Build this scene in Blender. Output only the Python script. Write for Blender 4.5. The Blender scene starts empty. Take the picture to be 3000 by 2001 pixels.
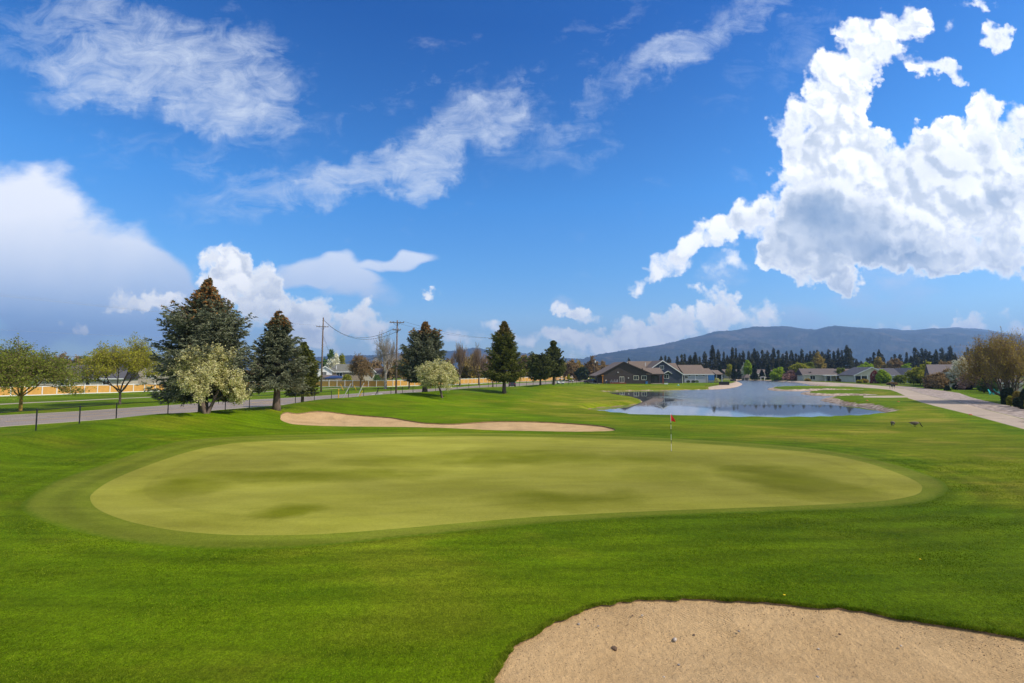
import bpy, math, random
import numpy as np
from mathutils import Vector, Matrix
from mathutils.geometry import delaunay_2d_cdt
R = math.radians
S = bpy.context.scene
COL = S.collection
random.seed(7)

# ------------------------------------------------------------------ camera
FPX, CAMH, TILT = 1400.0, 4.6, R(3.45)
cam_d = bpy.data.cameras.new("camera")
cam_d.sensor_width = 36.0
cam_d.lens = 36.0 * FPX / 3000.0
cam_d.clip_start = 0.1
cam_d.clip_end = 30000
cam = bpy.data.objects.new("camera", cam_d)
COL.objects.link(cam)
cam.location = (0, 0, CAMH)
cam.rotation_euler = (math.pi / 2 + TILT, 0, 0)
S.camera = cam

def ray(px, py):
    """direction with unit depth (y = 1) for a place measured in the 3000 px wide photograph"""
    cx, cy = (px - 1500) / FPX, (1000.5 - py) / FPX
    y = math.cos(TILT) - cy * math.sin(TILT)
    return cx / y, (math.sin(TILT) + cy * math.cos(TILT)) / y

def at(px, py, Y):
    u, v = ray(px, py)
    return u * Y, Y, CAMH + v * Y

def on(px, py, z=0.0):
    u, v = ray(px, py)
    Y = (z - CAMH) / min(v, -1e-4)
    return u * Y, Y

# ------------------------------------------------------------------ sun, sky, exposure
SUN_EL, SUN_AZ = 44.0, 104.0
sun_d = bpy.data.lights.new("sun", 'SUN')
sun_d.energy = 4.7
sun_d.angle = R(0.55)
sun_d.color = (1.0, 0.92, 0.79)
sun = bpy.data.objects.new("sun", sun_d)
COL.objects.link(sun)
sdir = Vector((math.cos(R(SUN_EL)) * math.sin(R(SUN_AZ)), math.cos(R(SUN_EL)) * math.cos(R(SUN_AZ)), math.sin(R(SUN_EL))))
sun.rotation_euler = sdir.to_track_quat('Z', 'Y').to_euler()
sun.location = (60, 0, 60)
S.view_settings.view_transform = 'Standard'
S.view_settings.look = 'None'
S.view_settings.exposure = 0.0
S.view_settings.gamma = 1.0
S.render.engine = 'CYCLES'
S.cycles.max_bounces = 6
S.cycles.diffuse_bounces = 3
S.cycles.glossy_bounces = 3
S.cycles.transparent_max_bounces = 12
S.cycles.volume_bounces = 0

class NT:
    """small helper to write node trees"""
    def __init__(s, tree):
        s.t, s.n, s.l = tree, tree.nodes, tree.links
    def put(s, inp, v):
        if v is None: return
        if hasattr(v, 'is_linked') or isinstance(v, bpy.types.NodeSocket): s.l.new(v, inp)
        elif isinstance(v, (tuple, list)) and len(v) == 3 and inp.type == 'RGBA': inp.default_value = (*v, 1)
        else: inp.default_value = v
    def m(s, op, a, b=None, c=None, clamp=False):
        n = s.n.new('ShaderNodeMath'); n.operation = op; n.use_clamp = clamp
        for i, v in enumerate((a, b, c)): s.put(n.inputs[i], v)
        return n.outputs[0]
    def vm(s, op, a, b=None, c=None, out=0):
        n = s.n.new('ShaderNodeVectorMath'); n.operation = op
        for i, v in enumerate((a, b)): s.put(n.inputs[i], v)
        if c is not None: s.put(n.inputs['Scale'], c)
        return n.outputs[out]
    def noise(s, vec, scale=1.0, detail=3.0, rough=0.5, dist=0.0, out=0, lac=2.0, dim='3D'):
        n = s.n.new('ShaderNodeTexNoise'); n.noise_dimensions = dim
        s.put(n.inputs['Vector'], vec); n.inputs['Scale'].default_value = scale
        n.inputs['Detail'].default_value = detail; n.inputs['Roughness'].default_value = rough
        n.inputs['Distortion'].default_value = dist; n.inputs['Lacunarity'].default_value = lac
        return n.outputs[out]
    def noise2(s, *a, **k): return s.noise(*a, dim='2D', **k)
    def mapr(s, v, a, b, c=0.0, d=1.0, smooth=False):
        n = s.n.new('ShaderNodeMapRange'); n.interpolation_type = 'SMOOTHSTEP' if smooth else 'LINEAR'
        s.put(n.inputs[0], v)
        for i, x in enumerate((a, b, c, d)): s.put(n.inputs[i + 1], x)
        return n.outputs[0]
    def mix(s, f, a, b, mode='MIX'):
        n = s.n.new('ShaderNodeMix'); n.data_type = 'RGBA'; n.blend_type = mode
        s.put(n.inputs[0], f); s.put(n.inputs[6], a); s.put(n.inputs[7], b)
        return n.outputs[2]
    def mapping(s, vec, loc=(0, 0, 0), rot=(0, 0, 0), scale=(1, 1, 1), kind='POINT'):
        n = s.n.new('ShaderNodeMapping'); n.vector_type = kind
        s.put(n.inputs[0], vec); n.inputs[1].default_value = loc; n.inputs[2].default_value = rot; n.inputs[3].default_value = scale
        return n.outputs[0]
    def comb(s, x, y, z=0.0):
        n = s.n.new('ShaderNodeCombineXYZ')
        for i, v in enumerate((x, y, z)): s.put(n.inputs[i], v)
        return n.outputs[0]
    def sep(s, v):
        n = s.n.new('ShaderNodeSeparateXYZ'); s.put(n.inputs[0], v)
        return n.outputs

exec_sky = True
world = bpy.data.worlds.new("World")
S.world = world
world.use_nodes = True
def build_world():
    t = world.node_tree; t.nodes.clear(); T = NT(t)
    sky = t.nodes.new('ShaderNodeTexSky'); sky.sky_type = 'NISHITA'; sky.sun_disc = False
    sky.sun_elevation = R(SUN_EL); sky.sun_rotation = R(SUN_AZ); sky.altitude = 700
    sky.air_density = 1.0; sky.dust_density = 0.5; sky.ozone_density = 2.5
    tc = t.nodes.new('ShaderNodeTexCoord'); D = tc.outputs['Generated']
    x, y, z = T.sep(D)
    ys = T.m('MAXIMUM', y, 0.12)
    u, v = T.m('DIVIDE', x, ys), T.m('DIVIDE', z, ys)
    front = T.mapr(y, 0.12, 0.3, 0, 1, True)
    UV = T.comb(u, v)
    # the sky's own colour: clear spring air, deepened overhead
    elev = T.m('MAXIMUM', z, 0.0)
    rp = t.nodes.new('ShaderNodeValToRGB'); cr = rp.color_ramp
    stops = [(0.0, (.72,.90,1.10)), (0.05, (.80,.98,1.14)), (0.11, (.86,1.12,1.30)), (0.20, (.60,1.10,1.42)), (0.33, (.38,1.06,1.58)), (0.60, (.04,.56,1.22))]
    cr.elements[0].position, cr.elements[1].position = stops[0][0], stops[-1][0]
    for q, cc in stops[1:-1]: cr.elements.new(q)
    for e, (q, cc) in zip(cr.elements, stops): e.color = (cc[0] / 2, cc[1] / 2, cc[2] / 2, 1)
    T.put(rp.inputs[0], elev)
    skyc = T.mix(1.0, sky.outputs[0], T.mix(1.0, rp.outputs[0], (2.15, 2.25, 2.3), 'MULTIPLY'), 'MULTIPLY')
    warp1 = T.vm('SCALE', T.vm('SUBTRACT', T.noise2(UV, 4.5, 5, 0.6, out=1), (0.5, 0.5, 0.5)), None, 0.14)
    warp3 = T.vm('SCALE', T.vm('SUBTRACT', T.noise2(UV, 18.0, 4, 0.6, out=1), (0.5, 0.5, 0.5)), None, 0.045)
    Uc = T.vm('ADD', T.vm('ADD', UV, warp1), warp3)
    warp2 = T.vm('SCALE', T.vm('SUBTRACT', T.noise2(UV, 3.6, 6, 0.62, out=1), (0.5, 0.5, 0.5)), None, 0.30)
    Us = T.vm('ADD', UV, warp2)
    Ua = T.vm('ADD', UV, T.vm('SCALE', T.vm('SUBTRACT', T.noise2(UV, 3.0, 3, 0.55, out=1), (0.5, 0.5, 0.5)), None, 0.20))
    def field(vec, blobs, grow=1.0):
        acc = None
        for i, (px, py, rx, ry, rot, w) in enumerate(blobs):
            if i and i % 8 == 0:     # evaluates the list in short runs, which keeps the shader small
                vec = T.vm('ADD', vec, T.vm('SCALE', T.comb(acc, acc), None, 1e-7))
            a, b = ray(px, py)
            e = T.mapping(vec, (a, b, 0), (0, 0, R(-rot)), (rx * grow / FPX, ry * grow / FPX, 1), 'TEXTURE')
            d = T.vm('DOT_PRODUCT', e, e, out=1)
            k = T.m('MAXIMUM', T.m('SUBTRACT', 1.0, d), 0.0)
            acc = T.m('MULTIPLY', k, w) if acc is None else T.m('MULTIPLY_ADD', k, w, acc)
        return acc
    # --- billowing cumulus: (px, py, rx, ry, rotation, weight)
    CU = [(2650,290,170,75,0,-1.1),(2560,410,40,40,0,-.5),(2640,55,75,60,-35,.9),(2550,150,80,95,-35,1),(2450,250,100,95,-35,1.1),(2340,375,105,95,-20,1),(2480,410,120,130,0,1.1),
          (2740,205,110,38,12,.8),(2680,110,110,60,-30,.35),(2900,110,45,42,0,.8),(2840,20,60,30,0,.5),(2440,560,170,190,0,1.3),(2640,500,150,145,0,1.1),(2800,470,130,130,0,1.1),
          (2900,310,70,75,0,1.1),(2960,430,90,170,0,1.1),(2950,600,170,130,0,1.2),(2650,650,260,130,0,1.2),(2420,720,150,75,0,1),
          (2300,780,60,50,0,.9),(2370,810,110,58,0,.9),(2440,825,70,40,0,.9),(2740,760,180,36,0,.8),(2930,755,100,60,0,.6),(2690,250,60,50,-30,.5),
          (2180,640,95,55,-28,.7),(2080,700,110,55,-28,.8),(1970,780,110,38,-25,.7),(2150,760,100,60,-20,.35),(2240,660,60,70,0,.7),
          (680,755,42,50,0,.95),(640,790,70,60,0,.8),(720,850,75,85,0,1),(760,920,75,80,0,.95),(560,900,130,50,0,.5),(380,890,70,32,0,.6),(210,940,55,32,0,.75),(470,880,60,36,0,.55),
          (900,900,75,60,0,.9),(1080,945,62,58,0,.95),(960,960,80,60,0,.75),(860,950,70,60,0,.7),
          (1280,870,42,16,0,.5),(1660,890,55,26,0,.7),(1700,910,60,30,0,.5),(1640,990,90,34,0,.5),(1730,1000,110,50,0,.6),(1840,975,62,52,0,.75),(1950,960,62,46,0,.75),(1900,1010,160,50,0,.55),
          (2105,900,80,48,0,.85),(2080,950,110,46,0,.7),(2230,920,70,40,0,.55),(2600,960,160,24,0,.35),(2840,925,55,32,0,.65),(2790,945,90,26,0,.4),
          (1480,950,70,26,0,.35),(1340,970,60,36,0,.35),(1500,1000,150,30,0,.3),(2950,960,90,36,0,.4)]
    def puff(vec):        # cauliflower relief: rounded lobes on lobes
        n1 = T.noise2(vec, 8.0, 6, 0.58, 0.2)
        vo = t.nodes.new('ShaderNodeTexVoronoi'); vo.voronoi_dimensions = '2D'
        T.put(vo.inputs['Vector'], T.vm('ADD', vec, warp3)); vo.inputs['Scale'].default_value = 19.0
        vo.inputs['Detail'].default_value = 1.0; vo.inputs['Roughness'].default_value = 0.55
        return T.m('ADD', T.m('MULTIPLY', T.m('SUBTRACT', n1, 0.5), 1.25), T.m('MULTIPLY', T.m('SUBTRACT', 0.42, vo.outputs['Distance']), 0.55))
    p0 = puff(UV)
    p1 = puff(T.vm('ADD', UV, (0.013, 0.016, 0.0)))
    fine = T.noise2(UV, 40.0, 4, 0.62)
    fc = field(Uc, CU, 1.22)
    fcn = T.m('ADD', T.m('ADD', fc, T.m('MULTIPLY', p0, 1.05)), T.m('MULTIPLY', T.m('SUBTRACT', fine, 0.5), 0.42))
    a_cu = T.m('MULTIPLY', T.mapr(fcn, 0.06, 0.60, 0, 1, True), T.mapr(fc, 0.03, 0.25))
    relief = T.m('SUBTRACT', p0, p1)
    # grey-blue undersides
    GR = [(2470,690,330,150,0,1.15),(2400,600,150,110,0,.6),(2700,740,300,80,0,.7),(2940,610,190,45,0,.7),(2400,848,180,34,0,.9),(2720,790,240,26,0,.9),(2330,400,90,60,0,.45),(2540,200,60,90,-30,.3),
          (2650,480,110,90,0,.35),(2900,440,60,110,0,.5),(2980,790,120,60,0,.8),(2780,520,120,90,0,.3),(2150,760,180,70,-20,.6),(640,940,200,60,0,.5),(1000,1010,180,50,0,.5)]
    fg = field(Uc, GR)
    fg = T.m('ADD', fg, T.m('MULTIPLY', T.m('SUBTRACT', T.noise2(UV, 7.0, 5, 0.6), 0.5), 0.7))
    a_gr = T.mapr(fg, -0.05, 1.7, 0, 1)
    lit = T.mapr(T.m('ADD', relief, T.m('MULTIPLY', T.m('SUBTRACT', T.noise2(UV, 5.0, 6, .6), 0.5), 0.9)), -0.30, 0.22, 0, 1, True)
    rim = T.mapr(fcn, 0.3, 1.0, 1.0, 0.0)
    lit = T.m('MAXIMUM', lit, rim)
    cu_col = T.mix(lit, (0.74, 0.81, 0.92), (1.24, 1.25, 1.26))
    cu_col = T.mix(T.m('MULTIPLY', a_gr, T.mapr(rim, 0.0, 0.95, 1.0, 0.12)), cu_col, T.mix(T.mapr(T.noise2(UV, 11.0, 5, .6), .3, .7), (0.16, 0.30, 0.54), (0.34, 0.47, 0.68)))
    hz = T.mapr(v, 0.02, 0.20)
    cu_col = T.mix(T.m('MULTIPLY', T.m('SUBTRACT', 1.0, hz), 0.5), cu_col, (0.78, 0.88, 1.0))
    # --- smooth anvils and veils
    ST = [(40,740,660,270,29,1.3),(300,850,430,150,12,.9),(0,900,500,160,0,.55),(980,815,200,52,0,1.0),(1190,778,130,26,-10,.95),(1060,860,150,55,0,.8),(880,850,80,30,0,.6),
          (2140,800,90,90,0,.35),(2350,930,160,60,0,.5),(2600,830,260,70,0,.4),(1690,920,80,40,0,.5),(1850,1020,420,60,0,.45),(1050,1010,300,60,0,.4),(500,960,500,90,0,.4),(2500,1000,500,60,0,.3)]
    fs = field(Ua, ST)
    fs = T.m('ADD', fs, T.m('MULTIPLY', T.m('SUBTRACT', T.noise2(T.mapping(UV, (0, 0, 0), (0, 0, R(25)), (1, 2.0, 1)), 6.0, 8, 0.62), 0.5), 0.95))
    a_st = T.m('MULTIPLY', T.mapr(fs, 0.12, 0.75, 0, 1, True), 0.9)
    st_col = T.mix(T.mapr(T.m('ADD', v, T.m('MULTIPLY', T.m('SUBTRACT', T.noise2(UV, 3.5, 4, .55), .5), .12)), 0.10, 0.34), (0.42, 0.60, 0.92), (1.10, 1.12, 1.18))
    # --- cirrus: streaked along the upper wind
    CI = [(430,240,200,60,-15,.6),(250,330,160,40,5,.4),(800,330,150,50,-10,.35),(640,480,180,40,-12,.4),(1250,480,160,60,-30,.5),(1480,330,90,60,-40,.45),(1750,60,160,30,-28,.45),(2300,150,220,40,-35,.45),(1640,330,120,26,-48,.45),(1340,215,110,22,-25,.3),(380,130,420,140,20,1.0),(560,190,330,130,25,.7),(300,260,230,70,10,.7),(700,310,160,60,-5,.6),(560,430,280,60,-8,.45),(1180,500,300,70,-22,.95),(1400,310,130,110,-30,.8),(900,570,330,75,-10,.85),(1300,380,220,80,-35,.7),
          (1700,400,130,40,-45,.55),(2050,110,300,60,-25,.75),(1900,170,150,40,-30,.5),(2250,60,330,50,-28,.4),(1180,240,230,14,-26,.45),(1560,420,160,50,-38,.4),(1700,230,70,14,-50,.4),(1420,235,50,26,-20,.4)]
    fci = field(Us, CI, 1.45)
    sv = T.mapping(UV, (0, 0, 0), (0, 0, R(-32)), (3.2, 11.0, 1))
    streak = T.noise2(T.vm('ADD', sv, T.vm('SCALE', warp2, None, 2.0)), 1.6, 8, 0.66, 0.4)
    mott = T.noise2(T.mapping(UV, (0, 0, 0), (0, 0, R(-28)), (0.8, 1.4, 1)), 14.0, 8, 0.70, 0.6)
    sm = T.m('ADD', T.m('MULTIPLY', streak, 0.42), T.m('MULTIPLY', mott, 0.58))
    a_ci = T.mapr(T.m('ADD', fci, T.m('MULTIPLY', T.m('SUBTRACT', sm, 0.5), 7.5)), 0.0, 3.1, 0, 1)
    a_ci = T.m('MULTIPLY', T.m('MULTIPLY', a_ci, T.mapr(fci, 0.0, 1.0, 0, 1)), 0.80)
    fill_cloud = T.mapr(T.noise(T.mapping(D, scale=(1.5, 1.5, 3.0)), 2.2, 6, 0.6), 0.36, 0.60, 0, 0.85, True)  # unseen clouds behind the view and overhead, added as neutral fill light
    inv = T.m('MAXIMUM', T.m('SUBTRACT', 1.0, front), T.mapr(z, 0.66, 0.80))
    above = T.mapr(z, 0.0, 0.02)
    c = T.mix(T.m('MULTIPLY', a_ci, front), skyc, tuple(k * 9.0 for k in (0.80, 0.88, 1.0)))
    c = T.mix(T.mapr(T.m('ABSOLUTE', v), 0.0, 0.16, 0.42, 0.0, True), c, tuple(k * 9.0 for k in (0.60, 0.75, 0.92)))
    c = T.mix(T.m('MULTIPLY', a_st, front), c, T.mix(1.0, st_col, (9.0, 9.0, 9.0), 'MULTIPLY'))
    c = T.mix(T.m('MULTIPLY', a_cu, front), c, T.mix(1.0, cu_col, (9.0, 9.0, 9.0), 'MULTIPLY'))
    c = T.mix(T.m('MULTIPLY', T.m('MULTIPLY', fill_cloud, inv), above), c, (7.4, 7.3, 7.2))
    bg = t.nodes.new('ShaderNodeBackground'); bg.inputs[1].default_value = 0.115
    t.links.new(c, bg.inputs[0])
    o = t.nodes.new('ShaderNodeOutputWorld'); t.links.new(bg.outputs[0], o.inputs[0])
build_world()
world.cycles.sampling_method = 'MANUAL'
world.cycles.sample_map_resolution = 512

# ------------------------------------------------------------------ helpers
def tag(o, label=None, cat=None, group=None, kind=None):
    if label: o['label'] = label
    if cat: o['category'] = cat
    if group: o['group'] = group
    if kind: o['kind'] = kind
    return o

def empty(name, loc=(0, 0, 0), rz=0.0, label=None, cat=None, group=None):
    o = bpy.data.objects.new(name, None); COL.objects.link(o)
    o.empty_display_size = 0.3
    o.location = loc; o.rotation_euler = (0, 0, rz)
    return tag(o, label, cat, group)

def np_mesh(name, V, F, mats, parent=None, smooth=False, mi=None, attr=None):
    """V (n,3); F list of index arrays (k,3) or (k,4)"""
    me = bpy.data.meshes.new(name)
    V = np.asarray(V, dtype=np.float32)
    Fs = [np.asarray(f, dtype=np.int32) for f in (F if isinstance(F, list) else [F])]
    Fs = [f for f in Fs if len(f)]
    me.vertices.add(len(V)); me.vertices.foreach_set('co', V.ravel())
    loops = np.concatenate([f.ravel() for f in Fs])
    tot = np.concatenate([np.full(len(f), f.shape[1], dtype=np.int32) for f in Fs])
    st = np.concatenate([[0], np.cumsum(tot)[:-1]]).astype(np.int32)
    me.loops.add(len(loops)); me.loops.foreach_set('vertex_index', loops)
    me.polygons.add(len(tot)); me.polygons.foreach_set('loop_start', st); me.polygons.foreach_set('loop_total', tot)
    if mi is not None: me.polygons.foreach_set('material_index', np.asarray(mi, dtype=np.int32))
    me.polygons.foreach_set('use_smooth', np.full(len(tot), bool(smooth)))
    if attr is not None:
        for k, w in (attr.items() if isinstance(attr, dict) else (('tone', attr),)):
            a = me.attributes.new(k, 'FLOAT', 'POINT'); a.data.foreach_set('value', np.asarray(w, dtype=np.float32))
    me.update(calc_edges=True)
    for m in (mats if isinstance(mats, (list, tuple)) else [mats]): me.materials.append(m)
    o = bpy.data.objects.new(name, me); COL.objects.link(o)
    if parent is not None: o.parent = parent
    return o

class MB:
    """collects simple shapes into one mesh"""
    def __init__(s): s.v, s.f = [], []
    def add(s, vs, fs):
        b = len(s.v); s.v += [tuple(p) for p in vs]; s.f += [tuple(b + i for i in f) for f in fs]; return s
    def box(s, x0, x1, y0, y1, z0, z1):
        return s.add([(x, y, z) for z in (z0, z1) for y in (y0, y1) for x in (x0, x1)],
                     [(0, 2, 3, 1), (4, 5, 7, 6), (0, 1, 5, 4), (2, 6, 7, 3), (0, 4, 6, 2), (1, 3, 7, 5)])
    def prism(s, pts, ax, a, b):
        """closed outline pts (2d) extruded along axis ax from a to b; ax 'x': pts=(y,z), 'y': (x,z), 'z': (x,y)"""
        f = {'x': lambda p, t: (t, p[0], p[1]), 'y': lambda p, t: (p[0], t, p[1]), 'z': lambda p, t: (p[0], p[1], t)}[ax]
        n = len(pts)
        vs = [f(p, a) for p in pts] + [f(p, b) for p in pts]
        fs = [tuple(range(n))[::-1], tuple(range(n, 2 * n))] + [(i, (i + 1) % n, n + (i + 1) % n, n + i) for i in range(n)]
        return s.add(vs, fs)
    def tube(s, pts, rad, n=6, cap=True):
        pts = [Vector(p) for p in pts]
        rad = rad if isinstance(rad, (list, tuple)) else [rad] * len(pts)
        b = len(s.v); ring = []
        for i, p in enumerate(pts):
            d = (pts[min(i + 1, len(pts) - 1)] - pts[max(i - 1, 0)]).normalized()
            a = Vector((1, 0, 0)) if abs(d.x) < 0.8 else Vector((0, 1, 0))
            u = d.cross(a).normalized(); w = d.cross(u)
            for k in range(n):
                t = 2 * math.pi * k / n
                s.v.append(tuple(p + (u * math.cos(t) + w * math.sin(t)) * rad[i]))
        for i in range(len(pts) - 1):
            for k in range(n):
                a0, a1 = b + i * n + k, b + i * n + (k + 1) % n
                s.f.append((a0, a1, a1 + n, a0 + n))
        if cap:
            s.f.append(tuple(b + k for k in range(n))[::-1]); s.f.append(tuple(b + (len(pts) - 1) * n + k for k in range(n)))
        return s
    def lathe(s, prof, n=12, c=(0, 0)):
        """prof: (r, z) pairs"""
        b = len(s.v)
        for r, z in prof:
            for k in range(n):
                t = 2 * math.pi * k / n; s.v.append((c[0] + r * math.cos(t), c[1] + r * math.sin(t), z))
        for i in range(len(prof) - 1):
            for k in range(n):
                a0, a1 = b + i * n + k, b + i * n + (k + 1) % n
                s.f.append((a0, a1, a1 + n, a0 + n))
        s.f.append(tuple(b + k for k in range(n))[::-1]); s.f.append(tuple(b + (len(prof) - 1) * n + k for k in range(n)))
        return s
    def build(s, name, mat, parent=None, smooth=False):
        me = bpy.data.meshes.new(name); me.from_pydata(s.v, [], s.f); me.update()
        if smooth: me.polygons.foreach_set('use_smooth', [True] * len(me.polygons))
        me.materials.append(mat)
        o = bpy.data.objects.new(name, me); COL.objects.link(o)
        if parent is not None: o.parent = parent
        return o

def copy_thing(root, loc, rz=0.0, scale=None, label=None, group=None):
    r = root.copy(); COL.objects.link(r); r.location = loc; r.rotation_euler = (0, 0, rz)
    if scale is not None: r.scale = scale
    if label: r['label'] = label
    if group: r['group'] = group
    for ch in list(root.children):
        c = ch.copy(); COL.objects.link(c); c.parent = r
        for g in list(ch.children):
            d = g.copy(); COL.objects.link(d); d.parent = c
    return r

# ------------------------------------------------------------------ materials
MATS = {}
def new_mat(name):
    m = bpy.data.materials.new(name); m.use_nodes = True
    t = m.node_tree; p = t.nodes['Principled BSDF']
    MATS[name] = m
    return m, NT(t), p

def plain(name, col, rough=0.7, var=0.15, scale=3.0, bump=0.0, bscale=40.0, metal=0.0, spec=0.3, stretch=(1, 1, 1)):
    """a painted or raw surface with uneven colour and a little relief"""
    if name in MATS: return MATS[name]
    m, T, p = new_mat(name)
    tc = T.n.new('ShaderNodeTexCoord').outputs['Object']
    v = T.mapping(tc, scale=stretch)
    n = T.noise(v, scale, 5, 0.6)
    dark = tuple(c * (1 - var) for c in col); lite = tuple(min(1, c * (1 + var)) for c in col)
    T.put(p.inputs['Base Color'], T.mix(T.mapr(n, 0.3, 0.7), dark, lite))
    p.inputs['Roughness'].default_value = rough; p.inputs['Metallic'].default_value = metal
    p.inputs['Specular IOR Level'].default_value = spec
    if bump:
        b = T.n.new('ShaderNodeBump'); b.inputs['Strength'].default_value = bump; b.inputs['Distance'].default_value = 0.02
        T.put(b.inputs['Height'], T.noise(v, bscale, 4, 0.6)); T.put(p.inputs['Normal'], b.outputs[0])
    return m

def world_pos(T):
    return T.n.new('ShaderNodeNewGeometry').outputs['Position']

def mat_turf(name, base, alt, yellow, blade=1.0, stripes=0.0, yel=0.5, patch=1.0, rings=0.0, outer=None, green=False, fair=None, bank=False):
    """mown turf: blade-scale grain, streaks left by the mower, drier and lusher patches"""
    m, T, p = new_mat(name)
    P = world_pos(T); x, y, z = T.sep(P)
    P2 = T.comb(x, y, 0.0)
    big = T.noise2(T.mapping(P2, scale=(0.55, 1.0, 1)), 0.09, 4, 0.6, 0.3)
    mid = T.noise2(T.mapping(P2, scale=(0.4, 1.0, 1)), 0.6, 5, 0.65, 0.3)
    streak = T.noise2(T.mapping(P2, rot=(0, 0, 0.12), scale=(0.16, 1.3, 1)), 1.5, 4, 0.65, 0.2)
    small = T.noise2(P2, 6.5, 5, 0.75)
    fine = T.noise2(P2, 24.0, 4, 0.85)
    c = T.mix(T.mapr(mid, 0.32, 0.68), base, alt)
    ym = T.m('MULTIPLY', T.mapr(T.noise2(T.mapping(P2, scale=(.5, 1, 1)), 0.23, 5, 0.65, 0.3), 0.47, 0.72, 0, 1, True), yel)
    if green:
        acc = None
        for px, py, rx, ry, w in ((835, 1500, 120, 26, .9), (560, 1415, 120, 34, .8), (850, 1388, 350, 20, .8), (1480, 1338, 260, 22, .8), (1640, 1462, 210, 28, .8), (2310, 1405, 170, 50, .9), (1960, 1395, 120, 24, .5), (1150, 1345, 160, 16, .5), (1900, 1340, 200, 16, .5)):
            X0, Y0 = on(px, py); wx = rx * Y0 / FPX; wy = abs(on(px, py - ry)[1] - on(px, py + ry)[1]) / 2
            e = T.mapping(T.vm('ADD', P2, T.vm('SCALE', T.vm('SUBTRACT', T.noise2(P2, .35, 3, .5, out=1), (.5, .5, .5)), None, 2.5)), (X0, Y0, 0), (0, 0, 0), (wx * 1.3, wy * 1.3, 1), 'TEXTURE')
            k = T.m('MULTIPLY', T.m('MAXIMUM', T.m('SUBTRACT', 1.0, T.vm('DOT_PRODUCT', e, e, out=1)), 0.0), w)
            acc = k if acc is None else T.m('MAXIMUM', acc, k)
        ym = T.m('MINIMUM', T.m('ADD', T.m('MULTIPLY', ym, 0.35), T.m('MULTIPLY', acc, 1.1)), 1.0)
    c = T.mix(ym, c, yellow)
    if fair is not None:
        af = T.n.new('ShaderNodeAttribute'); af.attribute_name = 'fair'
        kf = T.mapr(T.m('ADD', af.outputs['Fac'], T.m('MULTIPLY', T.m('SUBTRACT', mid, .5), .9)), 0.25, 0.8, 0, 1, True)
        cf = T.mix(T.mapr(mid, 0.32, 0.68), fair[0], fair[1]); cf = T.mix(T.m('MINIMUM', T.m('MULTIPLY', ym, 1.5), .85), cf, fair[2])
        c = T.mix(kf, c, cf)
    if bank:          # stony shore strip, its width read from the distance to the water
        ab = T.n.new('ShaderNodeAttribute'); ab.attribute_name = 'bank'
        vo = T.n.new('ShaderNodeTexVoronoi'); T.put(vo.inputs['Vector'], P); vo.inputs['Scale'].default_value = 2.6
        g = T.mix(T.mapr(T.sep(vo.outputs['Color'])[0], .2, .9), (0.27, 0.195, 0.14), (0.54, 0.42, 0.32))
        kb = T.mapr(T.m('ADD', ab.outputs['Fac'], T.m('MULTIPLY', T.m('SUBTRACT', T.noise2(P2, .8, 4, .6), .5), 1.4)), 0.0, 0.25)
    at_ = T.n.new('ShaderNodeAttribute'); at_.attribute_name = 'dist'; dist = at_.outputs['Fac']
    if outer is not None:
        ao = T.n.new('ShaderNodeAttribute'); ao.attribute_name = 'edge'
        k = T.mapr(T.m('ADD', ao.outputs['Fac'], T.m('MULTIPLY', T.m('SUBTRACT', small, .5), .5)), 0.0, 0.28, 0.8, 0.0, True)
        c = T.mix(k, c, outer)
    b = T.m('MULTIPLY', T.mapr(big, 0.3, 0.7, 0.76, 1.22), T.mapr(small, 0.25, 0.75, 1 - 0.26 * patch, 1 + 0.26 * patch))
    b = T.m('MULTIPLY', b, T.mapr(streak, 0.3, 0.7, 1 - 0.16 * patch, 1 + 0.16 * patch))
    b = T.m('MULTIPLY', b, T.mapr(fine, 0.25, 0.75, 1 - 0.60 * blade, 1 + 0.60 * blade))
    if stripes:
        w = T.m('ADD', T.m('ADD', T.m('MULTIPLY', x, 0.25), y), T.m('MULTIPLY', T.noise2(P2, 0.05, 2), 12.0))
        s = T.m('SINE', T.m('MULTIPLY', w, 2.2))
        b = T.m('MULTIPLY', b, T.mapr(s, -0.5, 0.5, 1 - stripes, 1 + stripes, True))
    if rings:
        s = T.m('SINE', T.m('MULTIPLY', T.m('ADD', dist, T.m('MULTIPLY', T.noise2(P2, 1.2, 3), .25)), 5.6))
        fade = T.mapr(T.m('ABSOLUTE', dist), 1.0, 7.0, rings, 0.0)
        b = T.m('MULTIPLY', b, T.m('ADD', 1.0, T.m('MULTIPLY', s, fade)))
    if green:
        b = T.m('MULTIPLY', b, T.mapr(dist, -1.7, -1.45, 1.0, 1.07)); b = T.m('MULTIPLY', b, T.mapr(T.m('ABSOLUTE', T.m('ADD', dist, 1.6)), 0.0, 0.14, 0.93, 1.0))
    hsv = T.n.new('ShaderNodeVectorMath'); hsv.operation = 'SCALE'
    T.put(hsv.inputs[0], c); T.put(hsv.inputs['Scale'], b)
    T.put(p.inputs['Base Color'], T.mix(kb, hsv.outputs[0], g) if bank else hsv.outputs[0])
    p.inputs['Roughness'].default_value = 0.85; p.inputs['Specular IOR Level'].default_value = 0.04
    bu = T.n.new('ShaderNodeBump'); bu.inputs['Strength'].default_value = 0.8 * blade + .1; bu.inputs['Distance'].default_value = 0.03
    T.put(bu.inputs['Height'], T.m('ADD', fine, T.m('MULTIPLY', small, 1.2))); T.put(p.inputs['Normal'], bu.outputs[0])
    return m

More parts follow.
